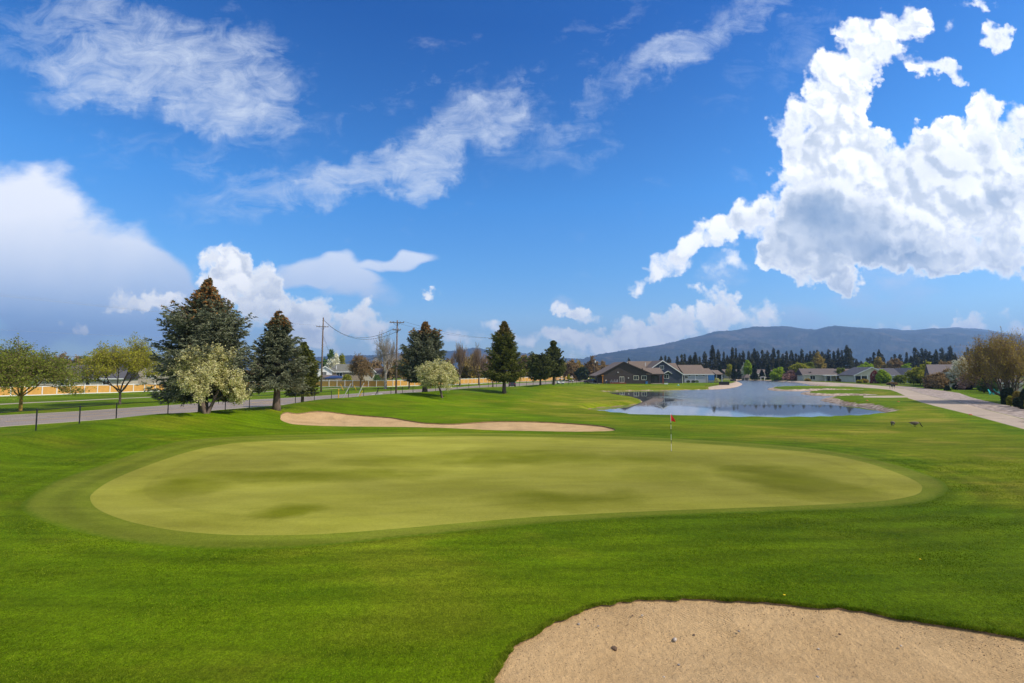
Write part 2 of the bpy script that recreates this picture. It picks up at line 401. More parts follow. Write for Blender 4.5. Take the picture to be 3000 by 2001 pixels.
def mat_gravel(name, c1, c2, c3, s=9.0, contrast=1.0, bump=0.6):
    m, T, p = new_mat(name)
    P = world_pos(T)
    vo = T.n.new('ShaderNodeTexVoronoi'); T.put(vo.inputs['Vector'], P); vo.inputs['Scale'].default_value = s
    r = T.sep(vo.outputs['Color'])[0]
    c = T.mix(T.mapr(r, 0.2, 0.9), c1, c2)
    c = T.mix(T.mapr(T.noise(P, 0.35, 5, .65), 0.4, 0.68), c, c3)
    d = T.mapr(vo.outputs['Distance'], 0.1, 0.6, 1.0 + 0.1 * contrast, 1.0 - 0.45 * contrast)
    sc = T.n.new('ShaderNodeVectorMath'); sc.operation = 'SCALE'; T.put(sc.inputs[0], c); T.put(sc.inputs['Scale'], d)
    T.put(p.inputs['Base Color'], sc.outputs[0]); p.inputs['Roughness'].default_value = 0.9
    bu = T.n.new('ShaderNodeBump'); bu.inputs['Strength'].default_value = bump; bu.inputs['Distance'].default_value = 0.05
    T.put(bu.inputs['Height'], T.m('SUBTRACT', 1.0, vo.outputs['Distance'])); T.put(p.inputs['Normal'], bu.outputs[0])
    return m

def mat_sand(name):
    m, T, p = new_mat(name)
    P = world_pos(T)
    n1 = T.noise(P, 0.8, 5, .6); n2 = T.noise(P, 7.0, 5, .7); n3 = T.noise(P, 60.0, 4, .8)
    c = T.mix(T.mapr(n1, .3, .7), (0.53, 0.342, 0.160), (0.66, 0.440, 0.215))
    vo = T.n.new('ShaderNodeTexVoronoi'); T.put(vo.inputs['Vector'], P); vo.inputs['Scale'].default_value = 26.0
    speck = T.m('MULTIPLY', T.mapr(vo.outputs['Distance'], 0.10, 0.24, 1, 0), T.mapr(T.sep(vo.outputs['Color'])[0], 0.72, 0.8))
    vo2 = T.n.new('ShaderNodeTexVoronoi'); T.put(vo2.inputs['Vector'], P); vo2.inputs['Scale'].default_value = 70.0
    speck2 = T.m('MULTIPLY', T.mapr(vo2.outputs['Distance'], 0.12, 0.3, 1, 0), T.mapr(T.sep(vo2.outputs['Color'])[1], 0.6, 0.75))
    c = T.mix(T.m('MULTIPLY', speck, 0.9), c, (0.20, 0.115, 0.06))
    c = T.mix(T.m('MULTIPLY', speck2, 0.65), c, (0.26, 0.16, 0.085))
    b = T.m('MULTIPLY', T.mapr(n2, .25, .75, 0.84, 1.12), T.mapr(n3, .25, .75, 0.74, 1.20))
    sc = T.n.new('ShaderNodeVectorMath'); sc.operation = 'SCALE'; T.put(sc.inputs[0], c); T.put(sc.inputs['Scale'], b)
    T.put(p.inputs['Base Color'], sc.outputs[0]); p.inputs['Roughness'].default_value = 0.95; p.inputs['Specular IOR Level'].default_value = 0.15
    bu = T.n.new('ShaderNodeBump'); bu.inputs['Strength'].default_value = 1.0; bu.inputs['Distance'].default_value = 0.06
    rk = T.m('MULTIPLY', T.m('SINE', T.m('MULTIPLY', T.m('ADD', T.m('ADD', T.sep(P)[0], T.m('MULTIPLY', T.sep(P)[1], 1.6)), T.m('MULTIPLY', n1, 1.2)), 62.0)), T.mapr(T.noise(P, .45, 3, .5), .5, .62, 0, .16))
    h = T.m('ADD', rk, T.m('ADD', T.m('MULTIPLY', n2, 1.4), T.m('ADD', T.m('MULTIPLY', n3, 0.35), T.m('MULTIPLY', speck, 0.3))))
    T.put(bu.inputs['Height'], h); T.put(p.inputs['Normal'], bu.outputs[0])
    return m

def mat_road(name, base, crack=0.25, s=1.0):
    m, T, p = new_mat(name)
    P = world_pos(T)
    n1 = T.noise(P, 0.25 * s, 6, .65); n2 = T.noise(P, 30, 3, .7)
    c = T.mix(T.mapr(n1, .3, .7), tuple(k * .86 for k in base), tuple(k * 1.12 for k in base))
    sc = T.n.new('ShaderNodeVectorMath'); sc.operation = 'SCALE'; T.put(sc.inputs[0], c); T.put(sc.inputs['Scale'], T.mapr(n2, .3, .7, .88, 1.12))
    wv = T.vm('ADD', P, T.vm('SCALE', T.noise(P, .9, 4, .6, out=1), None, .8))
    vo = T.n.new('ShaderNodeTexVoronoi'); vo.feature = 'DISTANCE_TO_EDGE'; T.put(vo.inputs['Vector'], wv); vo.inputs['Scale'].default_value = .16
    ck = T.m('MULTIPLY', T.mapr(vo.outputs['Distance'], 0.0, 0.012, 1.0, 0.0), T.mapr(T.noise(P, .12, 3), .45, .6))
    patchy = T.mapr(T.noise(T.mapping(P, scale=(1, .35, 1)), .07, 4, .6), .52, .6, 0, .16)
    col = T.mix(patchy, sc.outputs[0], tuple(k * .7 for k in base))
    T.put(p.inputs['Base Color'], T.mix(T.m('MULTIPLY', ck, .7), col, tuple(k * .3 for k in base))); p.inputs['Roughness'].default_value = 0.88; p.inputs['Specular IOR Level'].default_value = 0.2
    return m

M_ROUGH = mat_turf('rough_grass', (0.078, 0.140, 0.0010), (0.118, 0.182, 0.0020), (0.205, 0.200, 0.012), 1.0, 0.0, 0.50, 1.35, rings=0.17, fair=((0.110, 0.148, 0.002), (0.158, 0.188, 0.006), (0.270, 0.225, 0.028)), bank=True)
M_FAIR = mat_turf('fairway_grass', (0.090, 0.130, 0.004), (0.130, 0.165, 0.009), (0.235, 0.200, 0.030), 0.6, 0.06, 0.75)
M_GREEN = mat_turf('green_grass', (0.246, 0.238, 0.030), (0.286, 0.274, 0.042), (0.138, 0.148, 0.007), 0.34, 0.035, 0.8, 0.34, rings=0.02, green=True)
M_FRINGE = mat_turf('fringe_grass', (0.128, 0.160, 0.010), (0.165, 0.190, 0.018), (0.18, 0.18, 0.02), 0.45, 0.0, 0.4, 0.6, rings=0.10, outer=(0.080, 0.140, 0.001))
M_FAR = mat_turf('meadow_grass', (0.075, 0.115, 0.006), (0.110, 0.150, 0.010), (0.20, 0.18, 0.04), 0.5, 0.0, 0.7, bank=True)
M_SAND = mat_sand('bunker_sand')
M_EARTH = plain('dark_earth', (0.26, 0.165, 0.085), 0.95, 0.4, 8, 0.6, 50)
M_ROAD = mat_road('asphalt', (0.27, 0.225, 0.19))
M_CONC = mat_road('concrete', (0.42, 0.34, 0.255))
M_PATH = mat_road('path_concrete', (0.43, 0.335, 0.245))
M_RIPRAP = mat_gravel('river_stones', (0.30, 0.22, 0.165), (0.60, 0.48, 0.39), (0.48, 0.36, 0.28), 2.4, 0.9)
M_GRAV = mat_gravel('bank_gravel', (0.24, 0.17, 0.12), (0.46, 0.35, 0.26), (0.37, 0.27, 0.19), 2.6, 0.9)
M_BEACH = mat_gravel('beach_sand', (0.46, 0.33, 0.23), (0.58, 0.44, 0.32), (0.52, 0.38, 0.28), 3.0, 0.35, 0.3)
M_YEL = plain('road_yellow', (0.62, 0.36, 0.03), 0.7, 0.2, 6)
M_WHT = plain('road_white', (0.72, 0.72, 0.70), 0.7, 0.15, 6)

def mat_water():
    m, T, p = new_mat('pond_water')
    P = world_pos(T)
    p.inputs['Base Color'].default_value = (0.10, 0.11, 0.115, 1)
    p.inputs['Roughness'].default_value = 0.03; p.inputs['IOR'].default_value = 1.9
    p.inputs['Specular IOR Level'].default_value = 0.5
    x, y, z = T.sep(P)
    rip = T.noise(T.mapping(P, scale=(0.7, 1.6, 1)), 1.6, 4, .6)
    # calm in the lee of the near bank and of the houses, breeze-rippled farther out
    wob = T.m('MULTIPLY', T.m('SUBTRACT', T.noise(P, .06, 4), .5), 30.0)
    ky = T.mapr(T.m('ADD', y, wob), 66, 104, 0, 1, True)
    kx = T.mapr(T.m('ADD', T.m('SUBTRACT', x, T.m('MULTIPLY', y, .33)), wob), -4, 9, 0, 1, True)
    k = T.m('MULTIPLY', ky, kx)
    T.put(p.inputs['Roughness'], T.mapr(k, 0, 1, .02, .22))
    b = T.n.new('ShaderNodeBump'); b.inputs['Distance'].default_value = 0.25
    T.put(b.inputs['Strength'], T.mapr(k, 0, 1, .003, .8)); T.put(b.inputs['Height'], rip); T.put(p.inputs['Normal'], b.outputs[0])
    return m
M_WATER = mat_water()

# ------------------------------------------------------------------ terrain: height from places read off the photograph
CP = []
for a in [(-300,1340,22),(0,1274,27.5),(149,1256,29.5),(232,1241,31.5),(381,1220,34),(481,1210,36),(564,1207.5,37.5),(663,1210,38.5),(750,1205,41),(811,1199,43),
          (895,1186,47),(977,1168.5,51),(1047,1166,54),(1101,1159.5,57),(1134,1154.5,60),(1199,1149.5,65),(1280,1145.5,72),(1323,1144.5,70),(1345,1141,76),(1432,1139.5,80),
          (1475,1152,74.5),(1297,1166,61.5),(1464,1135,85),(1519,1133.5,92),(1584,1129.5,102),(1649,1126,115),(1700,1125,135),(1760,1124.5,155),
          (100,1350,24),(250,1300,28),(820,1229,40),(900,1247,38.3),(1050,1250,38.5),(1250,1252,38.5),(1600,1266,35.6),(1795,1260,37),(1000,1214,46),(870,1212.5,44),
          (1150,1225,44),(1300,1241,41),(1550,1234,42.5),(1700,1240,42),(750,1250,36),(600,1260,33),(400,1290,28)]:
    CP.append(at(*a))
for (px, py) in [(265,1463),(700,1560),(1500,1500),(2300,1480),(2700,1430),(2300,1330),(1700,1285),(1100,1285),(600,1345),(0,2001),(0,1700),(700,1800),(1500,1800),(2500,1800),(3000,1800),(3000,1500),
                 (3000,1350),(2700,1300),(2400,1260),(3400,1600),(-400,1700),(3300,1400),(2000,1260),(1500,1150),(1600,1180)]:
    x, y = on(px, py, 0.0); CP.append((x, y, 0.0 if py > 1200 else 0.25))
for (px, py, z) in [(1730,1215,-.1),(2000,1232,-.12),(2400,1232,-.12),(2620,1215,-.05),(1840,1176,.1),(1700,1165,.2),(1760,1150,.05),(1700,1138,.3),(1860,1138,-.05),(2000,1136,-.05),(2100,1134,-.05),(2650,1180,.05),(2560,1175,.1),
                    (2500,1150,.05),(2450,1137,0),(2400,1125,0),(2900,1220,0),(2900,1180,.15),(3000,1230,0),(3000,1195,.2),(2700,1150,.1),(2600,1130,0),(2300,1116,0),(2100,1112,0),(2750,1136,.1),(2950,1160,.1),(1800,1123,0),(1900,1122.5,0),(2050,1120,0)]:
    x, y = on(px, py, z); CP.append((x, y, z))
for p in [(-35,24,.3),(-31,29.5,.55),(-30,36.5,.55),(-26,47.6,.58),(-20.2,65.4,.6),(-15.8,76.6,.6),(-6,98,.7),(8,120,.7),(20,142,.3),
          (-41,40,.02),(-34,58,.0),(-24,80,.0),(-14,103,.0),(0,136,.0),(10,160,0),(-33.5,32.5,.33),(-31,42,.33),(-27,54,.33),
          (-54,46,.05),(-42,74,.05),(-27,110,.05),(-5,158,.05),(-60,60,-.1),(-50,90,-.1),(-35,125,-.1),(-15,165,-.1),(-95,90,-.3),(-90,110,-.5),(-60,125,-.3),(-30,140,-.05),(-8,175,0),
          (20,215,0),(60,230,0),(120,240,0),(-140,160,-.4),(-100,220,-.2),(0,300,-.1),(150,280,0),(-250,100,-.3),(-200,260,-.2),(150,100,.1),(200,160,.1),(110,60,.05),(80,30,0),
          (0,0,0),(0,-20,0),(-30,0,0),(30,0,0),(60,-10,0),(-60,10,.1),(-60,30,0),(0,-80,0),(-100,-60,0),(100,-60,0),(-90,50,-.1),(250,60,0),(70,100,.05)]:
    CP.append(p)
CP = np.array(CP, dtype=float)
def _tps(r2): return np.where(r2 > 1e-9, 0.5 * r2 * np.log(np.maximum(r2, 1e-9)), 0.0)
_sc = 50.0
_X = CP[:, :2] / _sc
_K = _tps(((_X[:, None, :] - _X[None]) ** 2).sum(-1)) + np.eye(len(CP)) * 2e-4
_P = np.hstack([np.ones((len(CP), 1)), _X])
_A = np.block([[_K, _P], [_P.T, np.zeros((3, 3))]])
_W = np.linalg.solve(_A, np.concatenate([CP[:, 2], np.zeros(3)]))
def base_z(x, y):
    q = np.stack([np.ravel(x), np.ravel(y)], -1) / _sc
    out = np.empty(len(q))
    for i in range(0, len(q), 20000):
        c = q[i:i + 20000]
        out[i:i + 20000] = _tps(((c[:, None, :] - _X[None]) ** 2).sum(-1)) @ _W[:-3] + _W[-3] + c @ _W[-2:]
    out = np.clip(out, -0.6, 1.9)
    r = np.hypot(q[:, 0], q[:, 1]) * _sc
    k = np.clip((r - 230) / 120, 0, 1); k = k * k * (3 - 2 * k)
    out = out * (1 - k) - 0.1 * k
    # gentle natural unevenness of the turf
    X, Y = q[:, 0] * _sc, q[:, 1] * _sc
    out += 0.035 * np.sin(X * .31 + 1.3 * np.sin(Y * .17)) * np.sin(Y * .37 + 1.1 * np.sin(X * .13)) * np.clip((r - 8) / 20, 0, 1)
    return out

def poly_px(pts, z=0.0, step=None):
    return np.array([on(px, py, z) for px, py in pts])

def smooth_closed(P, n=6):
    """Catmull-Rom through a closed outline"""
    out = []; N = len(P)
    for i in range(N):
        p0, p1, p2, p3 = P[i - 1], P[i], P[(i + 1) % N], P[(i + 2) % N]
        d = np.linalg.norm(p2 - p1)
        for k in range(n):
            t = k / n
            out.append(0.5 * ((2 * p1) + (-p0 + p2) * t + (2 * p0 - 5 * p1 + 4 * p2 - p3) * t * t + (-p0 + 3 * p1 - 3 * p2 + p3) * t ** 3))
    return np.array(out)

def inside(x, y, P):
    x, y = np.asarray(x), np.asarray(y); c = np.zeros(x.shape, bool)
    x0, y0 = P[-1]
    for x1, y1 in P:
        m = ((y1 > y) != (y0 > y))
        with np.errstate(divide='ignore', invalid='ignore'):
            c ^= m & (x < (x0 - x1) * (y - y1) / (y0 - y1) + x1)
        x0, y0 = x1, y1
    return c

def sdist(x, y, P):
    """signed distance to a closed outline, negative inside"""
    x, y = np.ravel(x), np.ravel(y); d = np.full(x.shape, 1e9)
    A = P; B = np.roll(P, -1, 0)
    for a, b in zip(A, B):
        e = b - a; L = max(e @ e, 1e-12)
        t = np.clip(((x - a[0]) * e[0] + (y - a[1]) * e[1]) / L, 0, 1)
        d = np.minimum(d, (x - a[0] - t * e[0]) ** 2 + (y - a[1] - t * e[1]) ** 2)
    d = np.sqrt(d)
    return np.where(inside(x, y, P), -d, d)

WZ = -0.5
POND_PX = [(1715,1201.5),(1730,1197),(1752,1194),(1800,1190.5),(1849,1186),(1875,1180),(1881,1175.5),(1869,1170),(1838,1163.5),(1806,1158),(1784,1151.6),(1765,1147.5),(1762,1146.5),(1795,1146),(1860,1144.5),(1947,1143.6),(2034,1142.5),(2086,1141),
  (2112,1140),(2151,1135.3),(2175,1127),(2169,1122),(2156,1117),(2163,1114.5),(2195,1113.6),(2238,1115),(2282,1117.5),(2325,1120),(2352,1123),(2370,1127),(2377,1129.5),(2420,1131.5),(2480,1133.5),(2516,1135.5),(2505,1137.3),
  (2450,1136.5),(2380,1135),(2325,1134.2),(2270,1135.8),(2250,1139),(2249,1141.2),(2262,1144),(2293,1145.6),(2345,1146),(2400,1144.2),(2450,1144.2),(2505,1145),(2500,1146.6),(2440,1147),(2390,1148),(2360,1150.5),(2347,1153),(2353,1156),(2390,1159),
  (2433,1160),(2488,1161),(2540,1162.8),(2530,1165.2),(2480,1165.6),(2434,1166.5),(2412,1170),(2405,1173.6),(2425,1178),(2461,1182.9),(2505,1188),(2540,1191.5),(2562,1197.5),(2583,1203.5),(2600,1208),(2606,1211),(2588,1215.5),(2531,1221.5),
  (2478,1225),(2426,1227),(2390,1228.3),(2330,1228.7),(2260,1228.5),(2130,1226.5),(2060,1225.3),(1990,1223.8),(1882,1219.5),(1817,1215),(1762,1209.5),(1728,1205.5)]
POND = smooth_closed(poly_px(POND_PX, WZ), 3)
GREEN = smooth_closed(poly_px([(265,1463),(275,1440),(330,1405),(430,1365),(560,1330),(720,1303),(900,1290),(1100,1282),(1350,1279),(1550,1281),(1800,1287),(2000,1297),(2200,1311),(2380,1328),(2520,1352),(2630,1385),(2690,1412),(2701,1432),(2680,1448),(2600,1464),(2450,1475),(2200,1487),(1900,1498),(1600,1512),(1350,1532),(1150,1550),(950,1565),(800,1569),(650,1567),(500,1553),(370,1525),(290,1492)], 0), 4)
FRINGE = smooth_closed(poly_px([(62,1490),(80,1460),(150,1415),(260,1375),(400,1338),(560,1308),(740,1285),(900,1275),(1150,1268),(1400,1268),(1700,1275),(2000,1286),(2250,1302),(2450,1325),(2620,1360),(2740,1398),(2775,1425),(2760,1450),(2680,1475),(2500,1490),(2250,1500),(1950,1512),(1650,1530),(1400,1553),(1180,1575),(960,1598),(760,1610),(560,1607),(380,1590),(230,1560),(120,1525)], 0), 4)
BUNK2 = smooth_closed(np.array([on(px, py, z) for px, py, z in [(820,1229,.5),(835,1219,.52),(870,1213,.6),(930,1211,.5),(1000,1214,.36),(1080,1218,.3),(1150,1225,.2),(1230,1236,.12),(1300,1241,.05),(1350,1241,.05),(1400,1237,.1),(1450,1234.5,.12),(1550,1234,.13),(1650,1236,.1),(1720,1241,.06),(1765,1247,.02),(1795,1255,0),(1802,1261,0),(1785,1265,0),(1700,1267,0),(1600,1266,0),(1450,1262,0),(1380,1258,0),(1250,1252,.03),(1050,1250,.1),(900,1247,.2),(845,1239,.38)]]), 3)
BUNK1 = smooth_closed(poly_px([(1425,2150),(1442,2020),(1460,1955),(1500,1903),(1560,1857),(1640,1816),(1700,1789),(1780,1768),(1880,1757),(2000,1754),(2120,1756),(2250,1765),(2380,1777),(2460,1783),(2560,1796),(2700,1822),(2800,1838),(2900,1853),(3000,1870),(3200,1905),(3500,2000),(3600,2300),(2900,2600),(1900,2550)], 0), 6)
def ragged(P, amp, step):
    L = np.linalg.norm(np.roll(P, -1, 0) - P, axis=1); out = []; rs = np.random.default_rng(8)
    for i in range(len(P)):
        n = max(1, int(L[i] / step)); a, b = P[i], P[(i + 1) % len(P)]; t = (b - a) / max(L[i], 1e-6)
        for k in range(n):
            q = a + (b - a) * k / n; s_ = q[0] * 3.1 + q[1] * 2.3
            out.append(q + np.array([-t[1], t[0]]) * amp * (math.sin(s_ * 1.7) * .5 + math.sin(s_ * 4.3 + 1) * .35 + rs.uniform(-.45, .45)))
    return np.array(out)
BUNK1 = ragged(BUNK1, .045, .09); BUNK2 = ragged(BUNK2, .05, .3)
ROAD_D = np.array([0.395, 0.919]); ROAD_N = np.array([0.919, -0.395])
ROAD_O = np.array([-52.0, 48.0]) + ROAD_N * 6.4        # centre line
def road_pt(s, off=0.0):
    """centre line point: straight, then bending gently right beyond 140 m"""
    p = ROAD_O + ROAD_D * s
    k = max(0.0, s - 95.0)
    p = p + ROAD_N * (k * k * 0.0009)
    return p + ROAD_N * off
def strip(offa, offb, s0, s1, f=road_pt, n=60):
    L = [f(s0 + (s1 - s0) * i / n, offa) for i in range(n + 1)]
    Rr = [f(s0 + (s1 - s0) * i / n, offb) for i in range(n + 1)]
    return np.array(L + Rr[::-1])
ROAD = strip(-6.1, 6.1, -110, 330)
KERB_A = strip(-6.65, -6.1, -110, 330)
KERB_B = strip(6.1, 6.65, -110, 330)
WALK_FAR = strip(-33.6, -31.6, -110, 200)
WALK_NEAR = np.array([(-36.5,20),(-33.6,30),(-32.4,36.5),(-28.6,48.2),(-22.8,66.2),(-18.4,77.6),(-12.9,91),(-10,98),(-8.8,97.4),(-11.7,90.4),(-17.2,77),(-21.6,65.6),(-27.4,47.6),(-31.2,36.2),(-32.4,30),(-35.2,19.5)])
PATH = poly_px([(3300,1370),(3150,1308),(3000,1256),(2844,1215),(2740,1191.4),(2700,1179.7),(2661,1168),(2651,1160),(2627,1150),(2609,1143.5),(2567,1138.5),(2515,1135),(2470,1130.5),(2400,1125.5),(2330,1119.5),(2260,1116),(2180,1112.6),(2080,1110.5),(2070,1109.3),(2180,1110.6),(2270,1113.5),(2340,1116),(2410,1119.5),(2500,1124),(2570,1129),(2610,1134),(2650,1141),(2680,1149),(2715,1160),(2792,1178),(2897,1204.5),(3000,1229),(3150,1268),(3300,1305)], 0)
PATH = np.concatenate([PATH, [(24.5, 9.0), (13.5, -14.0), (8.0, -14.0), (18.5, 6.5)]])
SIDEPATH = poly_px([(2530,1161.5),(2600,1160),(2655,1160.5),(2668,1165.5),(2600,1166),(2530,1165)], 0)
RIPRAP = poly_px([(3300,1302),(3000,1228),(2897,1204),(2792,1177.6),(2715,1159.6),(2680,1148.6),(2650,1140.6),(2612,1133.5),(2583,1129.5),(2648,1132),(2700,1138),(2766,1146),(2810,1153),(2844,1166),(2880,1176),(2932,1188),(3000,1200),(3300,1262)], 0)
RIPRAP = np.concatenate([RIPRAP, [(33.0, 12.0), (21.0, -14.0), (13.6, -14.0), (24.6, 9.0)]])
BEACH = poly_px([(2079,1143.5),(2120,1142.5),(2160,1137),(2184,1127),(2174,1120.5),(2156,1116),(2158,1120),(2140,1125),(2105,1130.5),(2075,1135.5)], -.2)
FAIR = smooth_closed(poly_px([(1500,1205),(1560,1172),(1640,1150),(1720,1133),(1860,1131),(2060,1131),(2075,1141),(1900,1155),(1900,1185),(1760,1215),(2000,1240),(2400,1242),(2580,1225),(2640,1190),(2660,1168),(2520,1150),(2580,1144),(2640,1160),(2740,1200),(2860,1240),(3050,1300),(3300,1400),(3300,1560),(2900,1480),(2820,1400),(2500,1310),(2000,1262),(1830,1250),(1640,1222)], 0), 3)

def ground_z(x, y):
    x = np.atleast_1d(np.asarray(x, float)); y = np.atleast_1d(np.asarray(y, float))
    z = base_z(x, y)
    near = (x > 0) & (x < 260) & (y > 35) & (y < 330)
    if near.any():
        s = sdist(x[near], y[near], POND)
        zz = z[near]
        out = np.minimum(zz, WZ + 0.06 + np.maximum(s, 0) * 0.42)
        zz = np.where(s < 0, np.maximum(WZ - 0.02 + s * 0.5, -1.6), np.maximum(out, WZ + 0.05))
        z[near] = zz
    return z

def gz(x, y): return float(ground_z(x, y)[0])
def ground_at(px, py):
    """where the line of sight through a place of the photograph meets the ground"""
    u, v = ray(px, py)
    Y = np.geomspace(5, 400, 1500)
    h = ground_z(u * Y, Y) - (CAMH + v * Y)
    i = np.argmax(h > 0) if (h > 0).any() else len(Y) - 1
    return u * Y[i], Y[i], gz(u * Y[i], Y[i])
def foot(px, Y, sink=0.0):
    """ground point at depth Y under the photograph's column px"""
    u, _ = ray(px, 1100)
    return u * Y, Y, gz(u * Y, Y) - sink

def build_ground():
    pts = []; 
    rad = list(np.geomspace(3.0, 70, 125)) + list(np.geomspace(72, 420, 85)) + list(np.geomspace(440, 9000, 26))
    ang = np.radians(np.arange(-66, 66.01, 0.62))
    for r in rad:
        a = ang if r < 600 else ang[::4]
        pts.append(np.stack([r * np.sin(a), r * np.cos(a)], -1))
    back = np.radians(np.arange(70, 290.1, 5))
    for r in list(np.geomspace(3.0, 9000, 50)):
        pts.append(np.stack([r * np.sin(back), r * np.cos(back)], -1))
    pts.append(np.array([[0, 0], [1, 0], [0, 1], [-1, 0], [0, -1]], float))
    P = np.concatenate(pts)
    rng = np.random.default_rng(3)
    loops = [POND, GREEN, FRINGE, BUNK1, BUNK2, ROAD, KERB_A, KERB_B, WALK_FAR, WALK_NEAR, PATH, SIDEPATH, RIPRAP, BEACH]
    verts = [tuple(p) for p in P]; edges = []
    for L in loops:
        b = len(verts); n = len(L); verts += [tuple(p) for p in L]
        edges += [(b + i, b + (i + 1) % n) for i in range(n)]
    r = delaunay_2d_cdt([Vector(v) for v in verts], edges, [], 0, 1e-4)
    V2 = np.array([tuple(v) for v in r[0]]); F = np.array([f for f in r[2] if len(f) == 3], dtype=np.int32)
    a, b, c = V2[F[:, 0]], V2[F[:, 1]], V2[F[:, 2]]
    ar = (b[:, 0] - a[:, 0]) * (c[:, 1] - a[:, 1]) - (b[:, 1] - a[:, 1]) * (c[:, 0] - a[:, 0])
    F[ar < 0] = F[ar < 0][:, ::-1]
    C = (a + b + c) / 3; cx, cy = C[:, 0], C[:, 1]
    Z = ground_z(V2[:, 0], V2[:, 1])
    reg = np.zeros(len(F), int)
    fair = inside(cx, cy, FAIR)
    reg[fair] = 1
    reg[np.hypot(cx, cy) > 190] = 2
    for k, poly in ((3, FRINGE), (4, GREEN), (5, BUNK1), (6, BUNK2), (7, ROAD), (8, KERB_A), (8, KERB_B), (9, WALK_FAR), (9, WALK_NEAR), (11, RIPRAP), (10, PATH), (10, SIDEPATH), (12, BEACH)):
        reg[inside(cx, cy, poly)] = k
    pond = inside(cx, cy, POND)
    # gravel shows on the island banks
    sel = (cx > 35) & (cx < 240) & (cy > 55) & (cy < 300)
    sd = np.full(len(F), 99.0); sd[sel] = sdist(cx[sel], cy[sel], POND)
    u = cx / np.maximum(cy, 1)
    bank = (sd > 0) & (sd < np.where(cy > 75, 2.2, 1.1)) & (u > 0.45) & (reg <= 2) & (cy > 60)
    reg[pond] = 14
    def part(name, mask, mat, dz=0.0, smooth=True, kind='structure', zf=None):
        f = F[mask]; ids, inv = np.unique(f.ravel(), return_inverse=True)
        z = Z[ids] + dz if zf is None else zf(V2[ids], Z[ids])
        q = V2[ids]; at_ = None
        if name in ('fringe', 'putting_green'): at_ = {'dist': sdist(q[:, 0], q[:, 1], GREEN), 'edge': -sdist(q[:, 0], q[:, 1], FRINGE)}
        o = np_mesh(name, np.column_stack([V2[ids], z]), inv.reshape(-1, 3), mat, smooth=smooth, attr=at_)
        tag(o, kind=kind)
        return o
    # bank strips are laid right up to the water; the pond bed is the same sheet
    m_main = np.isin(reg, (0, 1, 2, 14))
    wide = np.where(V2[:, 1] > 75, 1.7, .9); vs = (V2[:, 0] > 20) & (V2[:, 0] < 260) & (V2[:, 1] > 40) & (V2[:, 1] < 320)
    bankv = np.full(len(V2), -3.0); sv_ = sdist(V2[vs][:, 0], V2[vs][:, 1], POND); uu = V2[vs][:, 0] / np.maximum(V2[vs][:, 1], 1)
    bankv[vs] = np.where((uu > .44) & (V2[vs][:, 1] > 56), wide[vs] - np.maximum(sv_, 0), .22 - np.maximum(sv_, 0))
    f = F[m_main]; ids, inv = np.unique(f.ravel(), return_inverse=True)
    mi = np.select([reg[m_main] == 2, reg[m_main] == 14], [2, 3], 0)
    g = np_mesh('ground', np.column_stack([V2[ids], Z[ids]]), inv.reshape(-1, 3), [M_ROUGH, M_FAIR, M_FAR, M_EARTH], smooth=True, mi=mi, attr={'dist': np.where(np.hypot(V2[ids][:, 0], V2[ids][:, 1]) < 90, sdist(V2[ids][:, 0], V2[ids][:, 1], GREEN), 60.0), 'bank': bankv[ids], 'fair': np.clip(.5 - sdist(V2[ids][:, 0], V2[ids][:, 1], FAIR) / 5.0, 0, 1)})
    tag(g, kind='structure')
    part('fringe', reg == 3, M_FRINGE)
    part('putting_green', reg == 4, M_GREEN)
    part('road', reg == 7, M_ROAD)
    part('kerb', reg == 8, M_CONC, 0.0)
    part('pavement', reg == 9, M_CONC)
    part('cart_path', reg == 10, M_PATH)
    part('gravel', reg == 11, M_RIPRAP)
    part('beach', reg == 12, M_BEACH)
    for k, poly, depth, lip in ((5, BUNK1, 0.22, 0.035), (6, BUNK2, 0.12, 0.09)):
        def zf(xy, z, poly=poly, depth=depth, lip=lip):
            s = np.maximum(-sdist(xy[:, 0], xy[:, 1], poly), 0)
            q = np.clip(s / 1.6, 0, 1)
            bumps = 0.024 * np.sin(xy[:, 0] * 2.3 + 2 * np.sin(xy[:, 1] * 1.7)) * np.sin(xy[:, 1] * 2.9 + np.sin(xy[:, 0] * 1.9)) * q
            return z - lip - depth * q * q * (3 - 2 * q) + bumps
        part('sand_bunker', reg == k, M_SAND, zf=zf)
        # the cut turf edge
        n = len(poly); zt = ground_z(poly[:, 0], poly[:, 1])
        v = np.concatenate([np.column_stack([poly, zt + .001]), np.column_stack([poly, zt - lip - 0.03])])
        i = np.arange(n); j = (i + 1) % n
        o = np_mesh('bunker_edge', v, np.stack([i, j, j + n, i + n], -1), M_EARTH); tag(o, kind='structure')
    # water: level sheet over the bed and a little under the banks
    wet = pond | ((sd > -1) & (sd < 0.8))
    part('pond_water', wet, M_WATER, smooth=False, zf=lambda xy, z: np.full(len(xy), WZ))
    # the bed and the ground beneath bank strips
    return V2, F, Z, reg
GV, GF, GZ, GREG = build_ground()

